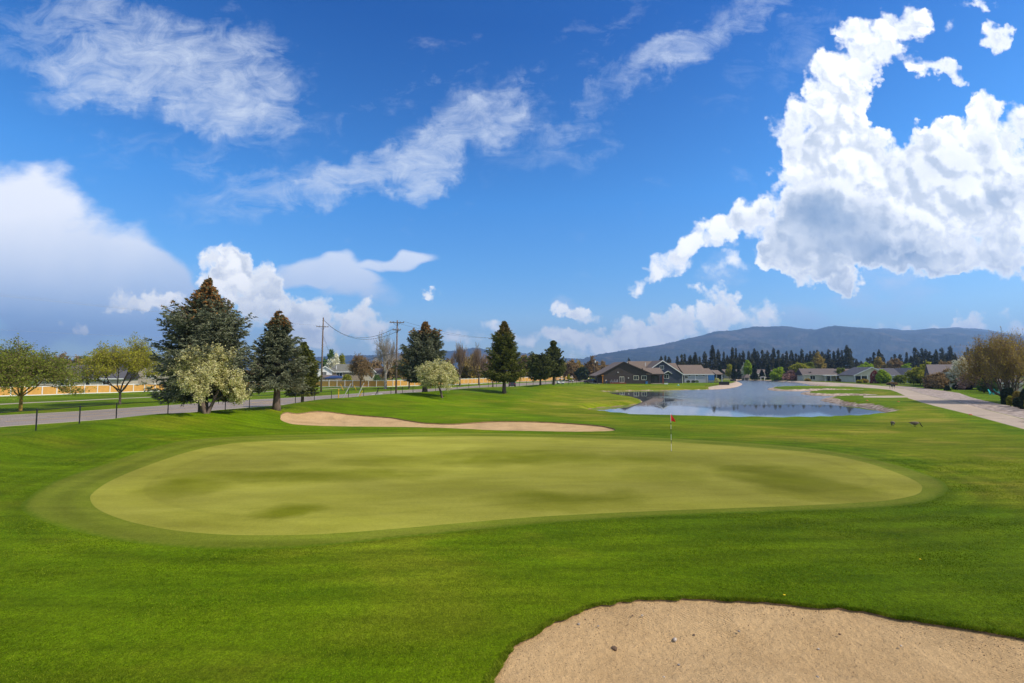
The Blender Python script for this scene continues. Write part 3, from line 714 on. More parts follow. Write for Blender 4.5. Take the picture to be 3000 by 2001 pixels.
# ------------------------------------------------------------------ vegetation
def mat_leaf(name, dark, light, trans=0.35, rough=0.65, third=None):
    """leaves and needles: each clump carries its own tone between two real leaf colours"""
    m = bpy.data.materials.new(name); m.use_nodes = True; MATS[name] = m
    t = m.node_tree; T = NT(t); p = t.nodes['Principled BSDF']; out = t.nodes['Material Output']
    a = t.nodes.new('ShaderNodeAttribute'); a.attribute_name = 'tone'
    c = T.mix(T.mapr(a.outputs['Fac'], 0.0, 1.0), dark, light)
    if third is not None: c = T.mix(T.mapr(a.outputs['Fac'], 1.02, 1.1), c, third)
    T.put(p.inputs['Base Color'], c); p.inputs['Roughness'].default_value = rough; p.inputs['Specular IOR Level'].default_value = 0.06
    tr = t.nodes.new('ShaderNodeBsdfTranslucent'); T.put(tr.inputs[0], c)
    mx = t.nodes.new('ShaderNodeMixShader'); mx.inputs[0].default_value = trans
    t.links.new(p.outputs[0], mx.inputs[1]); t.links.new(tr.outputs[0], mx.inputs[2]); t.links.new(mx.outputs[0], out.inputs[0])
    return m

ML_BLUE = mat_leaf('blue_spruce_needles', (0.060, 0.075, 0.038), (0.290, 0.300, 0.185), 0.15, third=(0.46, 0.22, 0.065))
ML_GREEN = mat_leaf('green_spruce_needles', (0.060, 0.075, 0.014), (0.240, 0.245, 0.055), 0.15, third=(0.34, 0.22, 0.075))
ML_PINE = mat_leaf('pine_needles', (0.065, 0.080, 0.022), (0.220, 0.230, 0.070), 0.15)
ML_FAR = mat_leaf('far_pine_needles', (0.055, 0.062, 0.030), (0.185, 0.175, 0.085), 0.1)
ML_DARK = mat_leaf('dark_conifer_needles', (0.025, 0.040, 0.018), (0.070, 0.090, 0.040), 0.1)
ML_BLOSSOM = mat_leaf('cream_blossom', (0.32, 0.33, 0.05), (0.90, 0.82, 0.46), 0.35)
ML_WHITE = mat_leaf('white_blossom', (0.68, 0.66, 0.44), (0.92, 0.90, 0.74), 0.3)
ML_OLIVE = mat_leaf('olive_leaves', (0.13, 0.17, 0.02), (0.30, 0.33, 0.05), 0.4)
ML_YELLOW = mat_leaf('yellow_green_leaves', (0.26, 0.27, 0.02), (0.46, 0.43, 0.05), 0.4)
ML_LIME = mat_leaf('lime_leaves', (0.22, 0.34, 0.015), (0.42, 0.52, 0.03), 0.4)
ML_PINK = mat_leaf('pink_blossom', (0.38, 0.20, 0.14), (0.62, 0.38, 0.30), 0.3)
ML_RUST = mat_leaf('rust_buds', (0.22, 0.145, 0.06), (0.38, 0.26, 0.12), 0.3)
ML_GOLD = mat_leaf('golden_catkins', (0.28, 0.19, 0.04), (0.50, 0.38, 0.08), 0.35)
ML_RED = mat_leaf('red_leaves', (0.18, 0.04, 0.03), (0.36, 0.09, 0.07), 0.3)
ML_MID = mat_leaf('mid_green_leaves', (0.07, 0.13, 0.03), (0.17, 0.27, 0.06), 0.35)
ML_TWIG = mat_leaf('bare_twigs', (0.19, 0.13, 0.08), (0.36, 0.25, 0.15), 0.0)
ML_BARK = plain('bark', (0.13, 0.095, 0.07), 0.9, 0.45, 3, 0.8, 14, stretch=(3, 3, .6))
ML_PALE = plain('pale_bark', (0.36, 0.31, 0.26), 0.85, 0.35, 4, 0.5, 20)
ML_LICHEN = plain('lichen_bark', (0.26, 0.16, 0.03), 0.9, 0.5, 5, 0.6, 20)

def tris_from(P, D, L, Wd, rng):
    """narrow leaf triangles: base P, direction D, length L, width Wd"""
    n = len(P)
    r = rng.normal(size=(n, 3)); s = np.cross(D, r); s /= np.maximum(np.linalg.norm(s, axis=1, keepdims=True), 1e-6)
    a = P - s * (Wd * .5)[:, None]; b = P + s * (Wd * .5)[:, None]; c = P + D * L[:, None]
    V = np.stack([a, b, c], 1).reshape(-1, 3)
    return V, np.arange(3 * n).reshape(-1, 3)

def norm(v): return v / np.maximum(np.linalg.norm(v, axis=-1, keepdims=True), 1e-9)

def spruce_crown(H, prof, zb, rng, whorls, per, sp=8, clumps=4, csize=0.2, droop=0.12, cone_z=None, gap=0.12, up=0.35, spire=0.0):
    """needle clumps on twigs on whorled branches; prof(t) gives branch length for t = 0 bottom .. 1 top"""
    P, D, Ls, tone = [], [], [], []
    zs = zb + (H - zb) * np.linspace(0, 0.985, whorls) ** 0.92
    wood = []
    for z in zs:
        t = (z - zb) / (H - zb)
        n = max(4, int(per * (1.0 if t < .75 else .75)))
        a0 = rng.uniform(0, 6.28)
        for k in range(n):
            if rng.random() < gap: continue
            az = a0 + 6.28 * k / n + rng.normal() * .22
            L = prof(t) * rng.uniform(.70, 1.12)
            if L < .08: continue
            pitch = -droop + (up + droop) * t + rng.normal() * .07
            h = np.array([math.cos(az), math.sin(az), 0.0])
            s = (np.arange(sp) + rng.uniform(.2, .8)) / sp
            s = 0.12 + 0.88 * s
            # branch falls slightly, then the tip lifts
            pts = h[None] * (s * L)[:, None] * math.cos(pitch); 
            pts[:, 2] = z + s * L * math.sin(pitch) - .10 * L * np.sin(s * 3.1) + .16 * L * s ** 3
            bt = rng.uniform(0.0, 1.0)
            wood.append((np.array([0, 0, z]), pts[-1], .02 + .012 * L))
            side = np.array([-h[1], h[0], 0.0])
            for sg in (-1, 1, 0):
                tl = (L * (1.0 - s * .72) * .42 + .16) * rng.uniform(.7, 1.15, sp)
                if sg == 0: d = h[None] + np.array([0, 0, .25]) + rng.normal(size=(sp, 3)) * .25; tl = tl * .6
                else: d = h[None] * .75 + side[None] * sg * .85 + np.array([0, 0, -.10]) + rng.normal(size=(sp, 3)) * .18
                d = norm(d)
                q = (np.arange(clumps) + .3) / clumps
                base = pts[:, None] + d[:, None] * (tl[:, None] * q[None])[..., None]
                base = base.reshape(-1, 3); dd = np.repeat(d, clumps, 0)
                P.append(base); D.append(dd); Ls.append(np.repeat(tl, clumps) / clumps * 1.3 + csize * .5)
                tn = bt * .5 + rng.uniform(0, .5, len(base))
                if cone_z is not None:
                    zc = cone_z + rng.normal(size=len(base)) * .05 * H
                    iscone = (base[:, 2] > zc) & (rng.random(len(base)) < .55)
                    tn[iscone] = 1.2
                tone.append(tn)
    P, D, Ls, tone = np.concatenate(P), np.concatenate(D), np.concatenate(Ls), np.concatenate(tone)
    VV, FF, TT = [], [], []
    off = 0
    for k in range(3):
        d = norm(D + rng.normal(size=D.shape) * (.15 if k == 0 else .55))
        V, F = tris_from(P + rng.normal(size=P.shape) * .02, d, Ls * rng.uniform(.8, 1.1, len(P)), csize * rng.uniform(.45, .75, len(P)), rng)
        VV.append(V); FF.append(F + off); off += len(V); TT.append(np.repeat(tone, 3))
    # leader
    lead = MB(); lead.tube([(0, 0, H - .6), (0, 0, H + spire)], [.035, .012], 5)
    b = off; VV.append(np.array(lead.v)); lf = [np.array([[b + i for i in f]]) for f in lead.f if len(f) == 4]
    FF3 = np.concatenate(FF); TT.append(np.full(len(lead.v), .2))
    return np.concatenate(VV), [FF3, np.concatenate(lf)], np.concatenate(TT), wood

def trunk_mb(H, r0, zb=0.0, lean=(0, 0), n=9, flare=1.35, seed=0):
    rs = random.Random(seed); pts, rad = [], []
    K = 10
    for i in range(K + 1):
        t = i / K
        pts.append((lean[0] * t + rs.uniform(-.03, .03) * r0 * 6 * t, lean[1] * t + rs.uniform(-.03, .03) * r0 * 6 * t, -0.35 + (H + .35) * t))
        rad.append(r0 * ((1 - t) ** .85 * .92 + .06) * (flare if i == 0 else (1.1 if i == 1 else 1)))
    m = MB(); m.tube(pts, rad, n); return m

def add_wood(m, wood, n=4):
    for a, b, r in wood:
        mid = (a + b) / 2 + np.array([0, 0, -.04 * np.linalg.norm(b - a)])
        m.tube([a, mid, b], [r, r * .6, r * .2], n, cap=False)

def make_spruce(name, loc, H, R0, zb, seed, leaf, label, cat='spruce tree', group=None, cone=None, whorls=34, per=9, prof=None, tr=None, droop=.12, up=.4, csize=.2, sp=8, clumps=4, gap=.12, lean=(0, 0), spire=.25):
    rng = np.random.default_rng(seed)
    root = empty(name, loc, 0, label, cat, group)
    prof = prof or (lambda t: R0 * (1 - t) ** .85 * (0.80 + .25 * math.sin(t * 9 + seed)) * (1 if t > .08 else .85))
    V, F, tone, wood = spruce_crown(H, prof, zb, rng, whorls, per, sp, clumps, csize, droop, cone, gap, up, spire)
    if lean != (0, 0):
        V = V.copy(); V[:, 0] += lean[0] * V[:, 2] / H; V[:, 1] += lean[1] * V[:, 2] / H
    np_mesh('crown', V, F, leaf, root, attr=tone)
    m = trunk_mb(H * .97, tr or H * .022, seed=seed, lean=lean)
    add_wood(m, wood)
    m.build('trunk', ML_BARK, root, True)
    return root

def segs_to_mesh(segs, n=4):
    """tapered limbs, vectorised; segs rows: p0(3) p1(3) r0 r1"""
    A = np.array(segs); p0, p1, r0, r1 = A[:, :3], A[:, 3:6], A[:, 6], A[:, 7]
    d = norm(p1 - p0); ref = np.where(np.abs(d[:, :1]) < .8, np.array([[1., 0, 0]]), np.array([[0, 1., 0]]))
    u = norm(np.cross(d, ref)); w = np.cross(d, u)
    th = np.arange(n) * 2 * math.pi / n
    ring = u[:, None] * np.cos(th)[None, :, None] + w[:, None] * np.sin(th)[None, :, None]
    V = np.concatenate([p0[:, None] + ring * r0[:, None, None], p1[:, None] + ring * r1[:, None, None]], 1).reshape(-1, 3)
    b = (np.arange(len(A)) * 2 * n)[:, None]; k = np.arange(n)[None]; k2 = (k + 1) % n
    F = np.stack([b + k, b + k2, b + k2 + n, b + k + n], -1).reshape(-1, 4)
    return V, F

def skeleton(rng, trunk_h, r0, depth, spread, upright, n_limb=5, ratio=.72, lean=(0, 0), stems=1, wig=.12, kids=(2, 4)):
    """branching wood; returns limb segments and fine twig segments"""
    limbs, twigs = [], []
    def grow(p, d, L, r, lev):
        n = 3; q = p.copy(); dd = d.copy()
        for i in range(n):
            dd = norm(dd + rng.normal(size=3) * wig + np.array([0, 0, upright * .16]))
            q2 = q + dd * L / n
            ra, rb = r * (1 - .3 * i / n), r * (1 - .3 * (i + 1) / n)
            (limbs if lev < 3 else twigs).append((*q, *q2, ra, rb))
            if lev < depth and i >= 1 - (lev > 1):
                for _ in range(rng.integers(1, kids[0] + 1)):
                    side = rng.normal(size=3); side -= dd * (side @ dd); side = norm(side)
                    nd = norm(dd * (1 - spread * .45) + side * spread + np.array([0, 0, upright * .25]))
                    grow(q2, nd, L * ratio * rng.uniform(.7, 1.1), rb * .58, lev + 1)
            q = q2
        if lev < depth: grow(q, dd, L * ratio, r * .62, lev + 1)
    for s in range(stems):
        a = 6.28 * s / stems + rng.uniform(0, 1)
        k = 0 if stems == 1 else .35
        d = norm(np.array([math.cos(a) * k + lean[0], math.sin(a) * k + lean[1], 1.0]))
        p = np.array([0, 0, -.3]); top = p + d * (trunk_h + .3)
        limbs.append((*p, *(p * .5 + top * .5), r0 * 1.25, r0)); limbs.append((*(p * .5 + top * .5), *top, r0, r0 * .85))
        m = max(2, n_limb // stems)
        for i in range(m):
            a2 = 6.28 * i / m + rng.uniform(-.4, .4)
            side = np.array([math.cos(a2), math.sin(a2), 0])
            nd = norm(d * (.5 + upright) + side * spread * 1.15)
            grow(top - d * rng.uniform(0, .25) * trunk_h, nd, trunk_h * .95, r0 * .55, 1)
        grow(top, d, trunk_h, r0 * .7, 1)
    return np.array(limbs), np.array(twigs)

def make_broadleaf(name, loc, H, Wd, label, cat='tree', group=None, seed=1, leaf=None, bark=None, trunk=.25, depth=4, spread=.75, upright=.3, n_limb=5,
                   leaves=6, lsize=.12, jitter=.25, stems=1, r0=None, lean=(0, 0), twigmat=None, ratio=.72, twig_r=1.0, wig=.12, kids=(2, 4), skew=0.0, density=None, rz=0):
    rng = np.random.default_rng(seed)
    root = empty(name, loc, rz, label, cat, group)
    th = H * trunk; r0 = r0 or H * .022
    limbs, twigs = skeleton(rng, th, r0, depth, spread, upright, n_limb, ratio, lean, stems, wig, kids)
    allp = np.concatenate([limbs[:, 3:6], twigs[:, 3:6]])
    top = np.percentile(allp[:, 2], 99.5); cx = np.percentile(allp[:, 0], [2, 98]); cy = np.percentile(allp[:, 1], [2, 98])
    sz = (H - th) / max(top - th, .1); sx = Wd / max(cx[1] - cx[0], .1); sy = Wd / max(cy[1] - cy[0], .1)
    def fit(P):
        P = P.copy(); k = np.clip((P[:, 2] - th * .5) / (th * .5 + .01), 0, 1)
        P[:, 0] *= 1 + (sx - 1) * k; P[:, 1] *= 1 + (sy - 1) * k
        P[:, 2] = np.where(P[:, 2] > th, th + (P[:, 2] - th) * sz, P[:, 2])
        rr = np.hypot(P[:, 0], P[:, 1]) / (Wd / 2); P[:, 2] -= .15 * H * np.clip(rr, 0, 1.25) ** 2 * k
        P[:, 0] += skew * k * P[:, 2] / H
        return P
    for S_ in (limbs, twigs):
        S_[:, :3] = fit(S_[:, :3]); S_[:, 3:6] = fit(S_[:, 3:6])
    twigs[:, 6:] = np.maximum(twigs[:, 6:] * twig_r, .004 * twig_r)
    V, F = segs_to_mesh(limbs, 6)
    np_mesh('trunk', V, [F], bark or ML_BARK, root, smooth=True)
    Vt, Ft = segs_to_mesh(twigs, 3)
    VV, FF, TT, mi = [Vt], [Ft], [rng.uniform(0, 1, len(Vt) // 6).repeat(6)], [np.zeros(len(Ft), int)]
    if leaves:
        n = int(len(twigs) * leaves)
        idx = rng.integers(0, len(twigs), n); t = rng.random((n, 1))
        P = twigs[idx, :3] * (1 - t) + twigs[idx, 3:6] * t + rng.normal(size=(n, 3)) * jitter * .5
        D = norm(rng.normal(size=(n, 3)) + np.array([0, 0, -.1]))
        L = lsize * rng.uniform(.6, 1.4, n)
        V1, F1 = tris_from(P, D, L, L * .8, rng)
        b = len(Vt); VV.append(V1); TT.append(np.repeat(np.clip(rng.normal(.5, .25, len(twigs))[idx] + rng.normal(size=n) * .15, 0, 1), 3))
        mi.append(np.ones(len(F1), int)); F1 = F1 + b
        np_mesh('crown', np.concatenate(VV), [Ft, F1], [twigmat or ML_TWIG, leaf], root, mi=np.concatenate(mi), attr=np.concatenate(TT))
    else:
        np_mesh('crown', Vt, [Ft], [twigmat or ML_TWIG], root, attr=TT[0])
    return root

def make_shrub(name, loc, H, Wd, leaf, label, cat='shrub', group=None, seed=1, n=900, lsize=.12, kind='round', depthw=None):
    """dense clipped or natural bush: leaf faces over stems"""
    rng = np.random.default_rng(seed); root = empty(name, loc, 0, label, cat, group)
    th = rng.uniform(0, 6.28, n); u = rng.uniform(0, 1, n)
    if kind == 'column':
        z = u * H; rr = Wd / 2 * np.clip(np.minimum(1, (1.02 - u) * 4), .12, 1) * (.9 + .12 * np.sin(th * 3 + z))
    elif kind == 'cone':
        z = u ** 1.3 * H; rr = Wd / 2 * (1 - u ** 1.3 * .93)
    else:
        ph = np.arccos(1 - 1.7 * u); z = H * .5 + H * .5 * np.cos(ph); rr = Wd / 2 * np.sin(ph) * (.85 + .2 * np.sin(th * 4 + seed) * np.sin(z * 5))
    k = 1 - .3 * rng.random(n) ** 2
    dw = (depthw or Wd) / Wd
    P = np.stack([rr * np.cos(th) * k, rr * np.sin(th) * k * dw, z * (.97 + .06 * rng.random(n))], -1)
    D = norm(np.stack([np.cos(th), np.sin(th), .4 + 0 * th], -1) + rng.normal(size=(n, 3)) * .7)
    L = lsize * rng.uniform(.6, 1.5, n)
    V, F = tris_from(P, D, L, L * .8, rng)
    tone = np.repeat(rng.random(n), 3)
    np_mesh('foliage', V, [F], leaf, root, attr=tone)
    m = MB()
    for i in range(5):
        a = 6.28 * i / 5; m.tube([(0, 0, -.1), (math.cos(a) * Wd * .12, math.sin(a) * Wd * .12, H * .45), (math.cos(a) * Wd * .25, math.sin(a) * Wd * .25, H * .85)], [.04 * H ** .5, .03 * H ** .5, .01], 5)
    m.build('stem', ML_BARK, root)
    return root

def make_grass():
    """turf blades over the nearest ground, ragged along the bunker lips"""
    rng = np.random.default_rng(11)
    N = 620000
    Y = 5.5 + 19.5 * rng.random(N) ** 1.45; u = rng.uniform(-1.16, 1.16, N); X = u * Y
    ok = ~inside(X, Y, FRINGE) & ~inside(X, Y, BUNK1) & ~inside(X, Y, GREEN)
    X, Y = X[ok], Y[ok]
    # extra tufts hanging over the near bunker's edge
    e = BUNK1; seg = np.roll(e, -1, 0) - e; L = np.linalg.norm(seg, axis=1); vis = (e[:, 1] < 11.5) & (e[:, 1] > 6)
    pr = np.where(vis, L, 0); pr = pr / pr.sum(); idx = rng.choice(len(e), 34000, p=pr)
    t = rng.random(len(idx))[:, None]; q = e[idx] + seg[idx] * t; nrm = np.stack([-seg[idx][:, 1], seg[idx][:, 0]], -1) / L[idx][:, None]
    ins = inside(*(q + nrm * .05).T, BUNK1); nrm[ins] *= -1
    clump = .5 + .5 * np.sin(q[:, 0] * 9 + 3 * np.sin(q[:, 1] * 7)) * np.sin(q[:, 0] * 3.1 + 1)
    q = q + nrm * (rng.random(len(q)) * .11 - .05 * clump)[:, None]
    nX = len(X); X = np.concatenate([X, q[:, 0]]); Y = np.concatenate([Y, q[:, 1]])
    n = len(X); Z = ground_z(X, Y)
    rim = np.arange(n) >= nX
    az = rng.uniform(0, 6.28, n); D = norm(np.stack([np.cos(az) * .75, np.sin(az) * .75, np.full(n, .8)], -1))
    patchy = .75 + .4 * np.sin(X * 1.1 + 2 * np.sin(Y * .8)) * np.sin(Y * 1.4 + np.sin(X * .7))
    Ls = np.where(rim, .070, .030) * rng.uniform(.6, 1.4, n) * patchy
    V, F = tris_from(np.stack([X, Y, Z - .004], -1), D, Ls, .004 + .0011 * Y * rng.uniform(.5, 1.1, n) * .9, rng)
    def cell(sz, k):
        h = np.sin(np.floor(X / sz + .35 * np.sin(Y / sz * 1.7)) * 12.9898 + np.floor(Y / sz * .8 + .35 * np.sin(X / sz * 1.3)) * 78.233 + k) * 43758.5453
        return h - np.floor(h) - .5
    tone = np.repeat(np.clip(.36 + .22 * rng.normal(size=n) + .34 * cell(.09, 1) + .30 * cell(.23, 2) + .22 * cell(.8, 3) + .12 * np.sin(X * .35 + 2 * np.sin(Y * .21)), 0, 1), 3)
    m = mat_leaf('grass_blades', (0.050, 0.098, 0.0008), (0.330, 0.400, 0.025), 0.3, 0.8)
    o = np_mesh('turf_blades', V, [F], m, attr=tone)
    tag(o, 'short mown green grass blades around the sand and the green', 'grass', kind='stuff')

def make_crumbs():
    """earth crumbs and grit fallen from the lip on to the bunker sand"""
    rng = np.random.default_rng(17); n = 5200; e = BUNK1
    X = rng.uniform(-.6, 11.5, n * 5); Y = rng.uniform(6.3, 10.2, n * 5); ok = inside(X, Y, e); X, Y = X[ok], Y[ok]
    s = -sdist(X, Y, e); keep = rng.random(len(X)) < (.10 + .9 * np.exp(-s / .35)); X, Y, s = X[keep][:n], Y[keep][:n], s[keep][:n]
    q = np.clip(s / 1.6, 0, 1); Z = ground_z(X, Y) - .035 - .22 * q * q * (3 - 2 * q); r = .003 + .009 * rng.random(len(X)) ** 3
    o = np.array([[1, 0, 0], [-.5, .87, 0], [-.5, -.87, 0], [0, 0, 1.1], [0, 0, -.6]]); f = np.array([[0, 1, 3], [1, 2, 3], [2, 0, 3], [1, 0, 4], [2, 1, 4], [0, 2, 4]])
    V = (np.stack([X, Y, Z], -1)[:, None] + (o[None] + rng.normal(size=(len(X), 5, 3)) * .25) * r[:, None, None]).reshape(-1, 3); F = (np.arange(len(X))[:, None, None] * 5 + f[None]).reshape(-1, 3)
    ob = np_mesh('sand_grit', V, [F], mat_leaf('grit', (.09, .05, .025), (.42, .30, .19), 0, .9), attr=np.repeat(rng.random(len(X)), 5)); tag(ob, 'dark grit and crumbs scattered on the near bunker sand', 'grit', kind='stuff')

# ------------------------------------------------------------------ buildings and street things
def sided(name, col, var=.08): return plain(name, col, 0.75, var, 1.2, 0.0)
def lap_siding(name, col, pitch=0.18, vertical=False):
    """overlapping boards as relief"""
    m, T, p = new_mat(name)
    tc = T.n.new('ShaderNodeTexCoord').outputs['Object']; x, y, z = T.sep(tc)
    f = T.m('FRACT', T.m('DIVIDE', T.m('ADD', x, y) if vertical else z, pitch))
    n = T.noise(tc, 1.3, 4, .6)
    c = T.mix(T.mapr(n, .3, .7), tuple(k * .9 for k in col), tuple(k * 1.1 for k in col))
    T.put(p.inputs['Base Color'], c); p.inputs['Roughness'].default_value = .7
    b = T.n.new('ShaderNodeBump'); b.inputs['Strength'].default_value = .7; b.inputs['Distance'].default_value = .03
    T.put(b.inputs['Height'], f); T.put(p.inputs['Normal'], b.outputs[0])
    return m
def shingle(name, col):
    m, T, p = new_mat(name)
    tc = T.n.new('ShaderNodeTexCoord').outputs['Object']
    br = T.n.new('ShaderNodeTexBrick'); x, y, z = T.sep(tc)
    T.put(br.inputs['Vector'], T.comb(T.m('ADD', x, y), T.m('MULTIPLY', z, 2.2)))
    br.inputs['Scale'].default_value = 1.6
    br.inputs['Color1'].default_value = (*[k * .85 for k in col], 1); br.inputs['Color2'].default_value = (*[k * 1.15 for k in col], 1); br.inputs['Mortar'].default_value = (*[k * .6 for k in col], 1)
    br.inputs['Mortar Size'].default_value = .015
    c = T.mix(T.mapr(T.noise(tc, .35, 5, .65), .35, .7, 0, .5), br.outputs[0], tuple(k * .75 for k in col))
    T.put(p.inputs['Base Color'], c); p.inputs['Roughness'].default_value = .9
    return m
def glass(name='window_glass'):
    if name in MATS: return MATS[name]
    m, T, p = new_mat(name)
    p.inputs['Base Color'].default_value = (.02, .025, .03, 1); p.inputs['Roughness'].default_value = .08; p.inputs['Specular IOR Level'].default_value = .6
    return m
B_BROWN = lap_siding('brown_siding', (.058, .041, .031)); B_NAVY = lap_siding('navy_siding', (.052, .060, .090)); B_GREY = lap_siding('grey_siding', (.40, .42, .45))
B_TAN = lap_siding('tan_siding', (.50, .43, .33), .22); B_WHITE = lap_siding('white_siding', (.80, .79, .75), .22); B_CREAM = lap_siding('cream_siding', (.62, .57, .42), .22)
B_PINK = lap_siding('pinkish_siding', (.58, .52, .46), .22); B_STONE = plain('mottled_stone', (.34, .27, .20), .9, .4, 3, .5, 12)
R_TAN = shingle('tan_shingles', (.185, .135, .100)); R_GREY = shingle('grey_shingles', (.13, .125, .13)); R_DARK = shingle('dark_shingles', (.095, .09, .10)); R_GREEN = shingle('moss_shingles', (.17, .165, .13)); R_BROWN = shingle('brown_shingles', (.155, .12, .105))
TRIM = plain('white_trim', (.78, .77, .72), .5, .06); TRIMD = plain('dark_trim', (.06, .045, .035), .6, .1); BLACK = plain('black_metal', (.012, .012, .014), .45, .2, spec=.5)
CREAM_T = plain('cream_trim', (.70, .66, .50), .6, .08); WOODP = plain('pole_wood', (.17, .125, .095), .85, .35, 3, .6, 14, stretch=(4, 4, .4)); ORANGE_W = plain('orange_timber', (.50, .19, .03), .7, .2, 4)
DECK = plain('red_deck', (.22, .065, .035), .8, .2, 3); NAVYC = plain('navy_canvas', (.03, .06, .16), .8, .15, 3); BLUET = plain('blue_tarp', (.045, .16, .38), .6, .12, 2, .4, 6); YELP = plain('yellow_plastic', (.75, .42, .02), .5, .1, 3)
GALV = plain('pale_guard', (.62, .60, .52), .5, .1, 3); INSUL = plain('insulator', (.20, .16, .14), .3, .1); WIRE = plain('wire', (.10, .10, .105), .5, .05); WIREL = plain('bright_wire', (.34, .34, .34), .5, .05)
FENCEY = lap_siding('honey_boards', (.64, .33, .065), .15, True); TEAL = plain('teal_plastic', (.02, .42, .42), .5, .1); CLOTHW = plain('umbrella_canvas', (.78, .74, .60), .8, .08)

def add_window(parent, x, z, w, h, y=0.0, trim=TRIM, mull=1, name='window', arch=False):
    """a framed window on the wall facing -y; centre x, sill z"""
    m = MB()
    if arch:
        m.prism([(x + w / 2 * math.cos(a * .3927), z + h / 2 + h / 2 * math.sin(a * .3927)) for a in range(16)], 'y', y - .035, y - .02)
    else: m.box(x - w / 2, x + w / 2, y - .03, y - .015, z, z + h)
    g = m.build(name, glass(), parent)
    t = max(.09, min(w, h) * .09); f = MB()
    f.box(x - w / 2 - t, x - w / 2, y - .07, y - .003, z - t, z + h + t).box(x + w / 2, x + w / 2 + t, y - .07, y - .003, z - t, z + h + t)
    f.box(x - w / 2, x + w / 2, y - .068, y - .003, z + h, z + h + t).box(x - w / 2, x + w / 2, y - .08, y - .003, z - t, z)
    for i in range(1, mull + 1):
        q = x - w / 2 + w * i / (mull + 1); f.box(q - t * .35, q + t * .35, y - .06, y - .031, z, z + h)
    f.build('frame', trim, g)
    return g

def add_gable_y(root, x0, x1, y0, y1, wh, rise, wall, roof, trim=TRIM, oh=.5, name_w='wall', z0=-.4, apex=None, th=.18):
    """volume whose gable end faces -y"""
    cx = (x0 + x1) / 2 if apex is None else apex
    MB().prism([(x0, z0), (x1, z0), (x1, wh), (cx, wh + rise), (x0, wh)], 'y', y0, y1).build(name_w, wall, root)
    m = MB(); sl = rise / (cx - x0); sr = rise / (x1 - cx)
    m.prism([(x0 - oh, wh - sl * oh + .02), (cx, wh + rise + .02), (x1 + oh, wh - sr * oh + .02), (x1 + oh, wh - sr * oh + .02 + th), (cx, wh + rise + .02 + th), (x0 - oh, wh - sl * oh + .02 + th)], 'y', y0 - oh, y1 + oh)
    r = m.build('roof', roof, root)
    t = MB(); f = y0 - oh
    t.prism([(x0 - oh - .03, wh - sl * oh - .12), (cx, wh + rise - .12), (x1 + oh + .03, wh - sr * oh - .12), (x1 + oh + .03, wh - sr * oh + .21), (cx, wh + rise + .23), (x0 - oh - .03, wh - sl * oh + .21)], 'y', f - .08, f - .003)
    t.build('fascia', trim, root)
    return r

def add_gable_x(root, x0, x1, y0, y1, wh, rise, wall, roof, trim=TRIM, oh=.5, z0=-.4, hip=0.0, th=.18):
    """volume with its ridge along x, eaves facing -y; hip pulls the ridge ends in"""
    cy = (y0 + y1) / 2
    if hip == 0: MB().prism([(y0, z0), (y1, z0), (y1, wh), (cy, wh + rise), (y0, wh)], 'x', x0, x1).build('wall', wall, root)
    else: MB().box(x0, x1, y0, y1, z0, wh).build('wall', wall, root)
    s = rise / (cy - y0); a, b = wh - s * oh + .02, wh + rise + .02
    X0, X1, Y0, Y1 = x0 - oh, x1 + oh, y0 - oh, y1 + oh
    v = []
    for d in (0, th): v += [(X0, Y0, a + d), (X1, Y0, a + d), (X1, Y1, a + d), (X0, Y1, a + d), (X0 + hip, cy, b + d), (X1 - hip, cy, b + d)]
    m = MB(); m.add(v, [(6, 7, 11, 10), (8, 9, 10, 11), (9, 6, 10), (7, 8, 11), (0, 4, 5, 1), (2, 5, 4, 3), (3, 4, 0), (1, 5, 2), (0, 1, 7, 6), (1, 2, 8, 7), (2, 3, 9, 8), (3, 0, 6, 9)])
    r = m.build('roof', roof, root)
    t = MB(); t.box(X0 - .02, X1 + .02, Y0 - .09, Y0 - .003, a - .04, a + th + .03).build('gutter', trim, root)
    return r

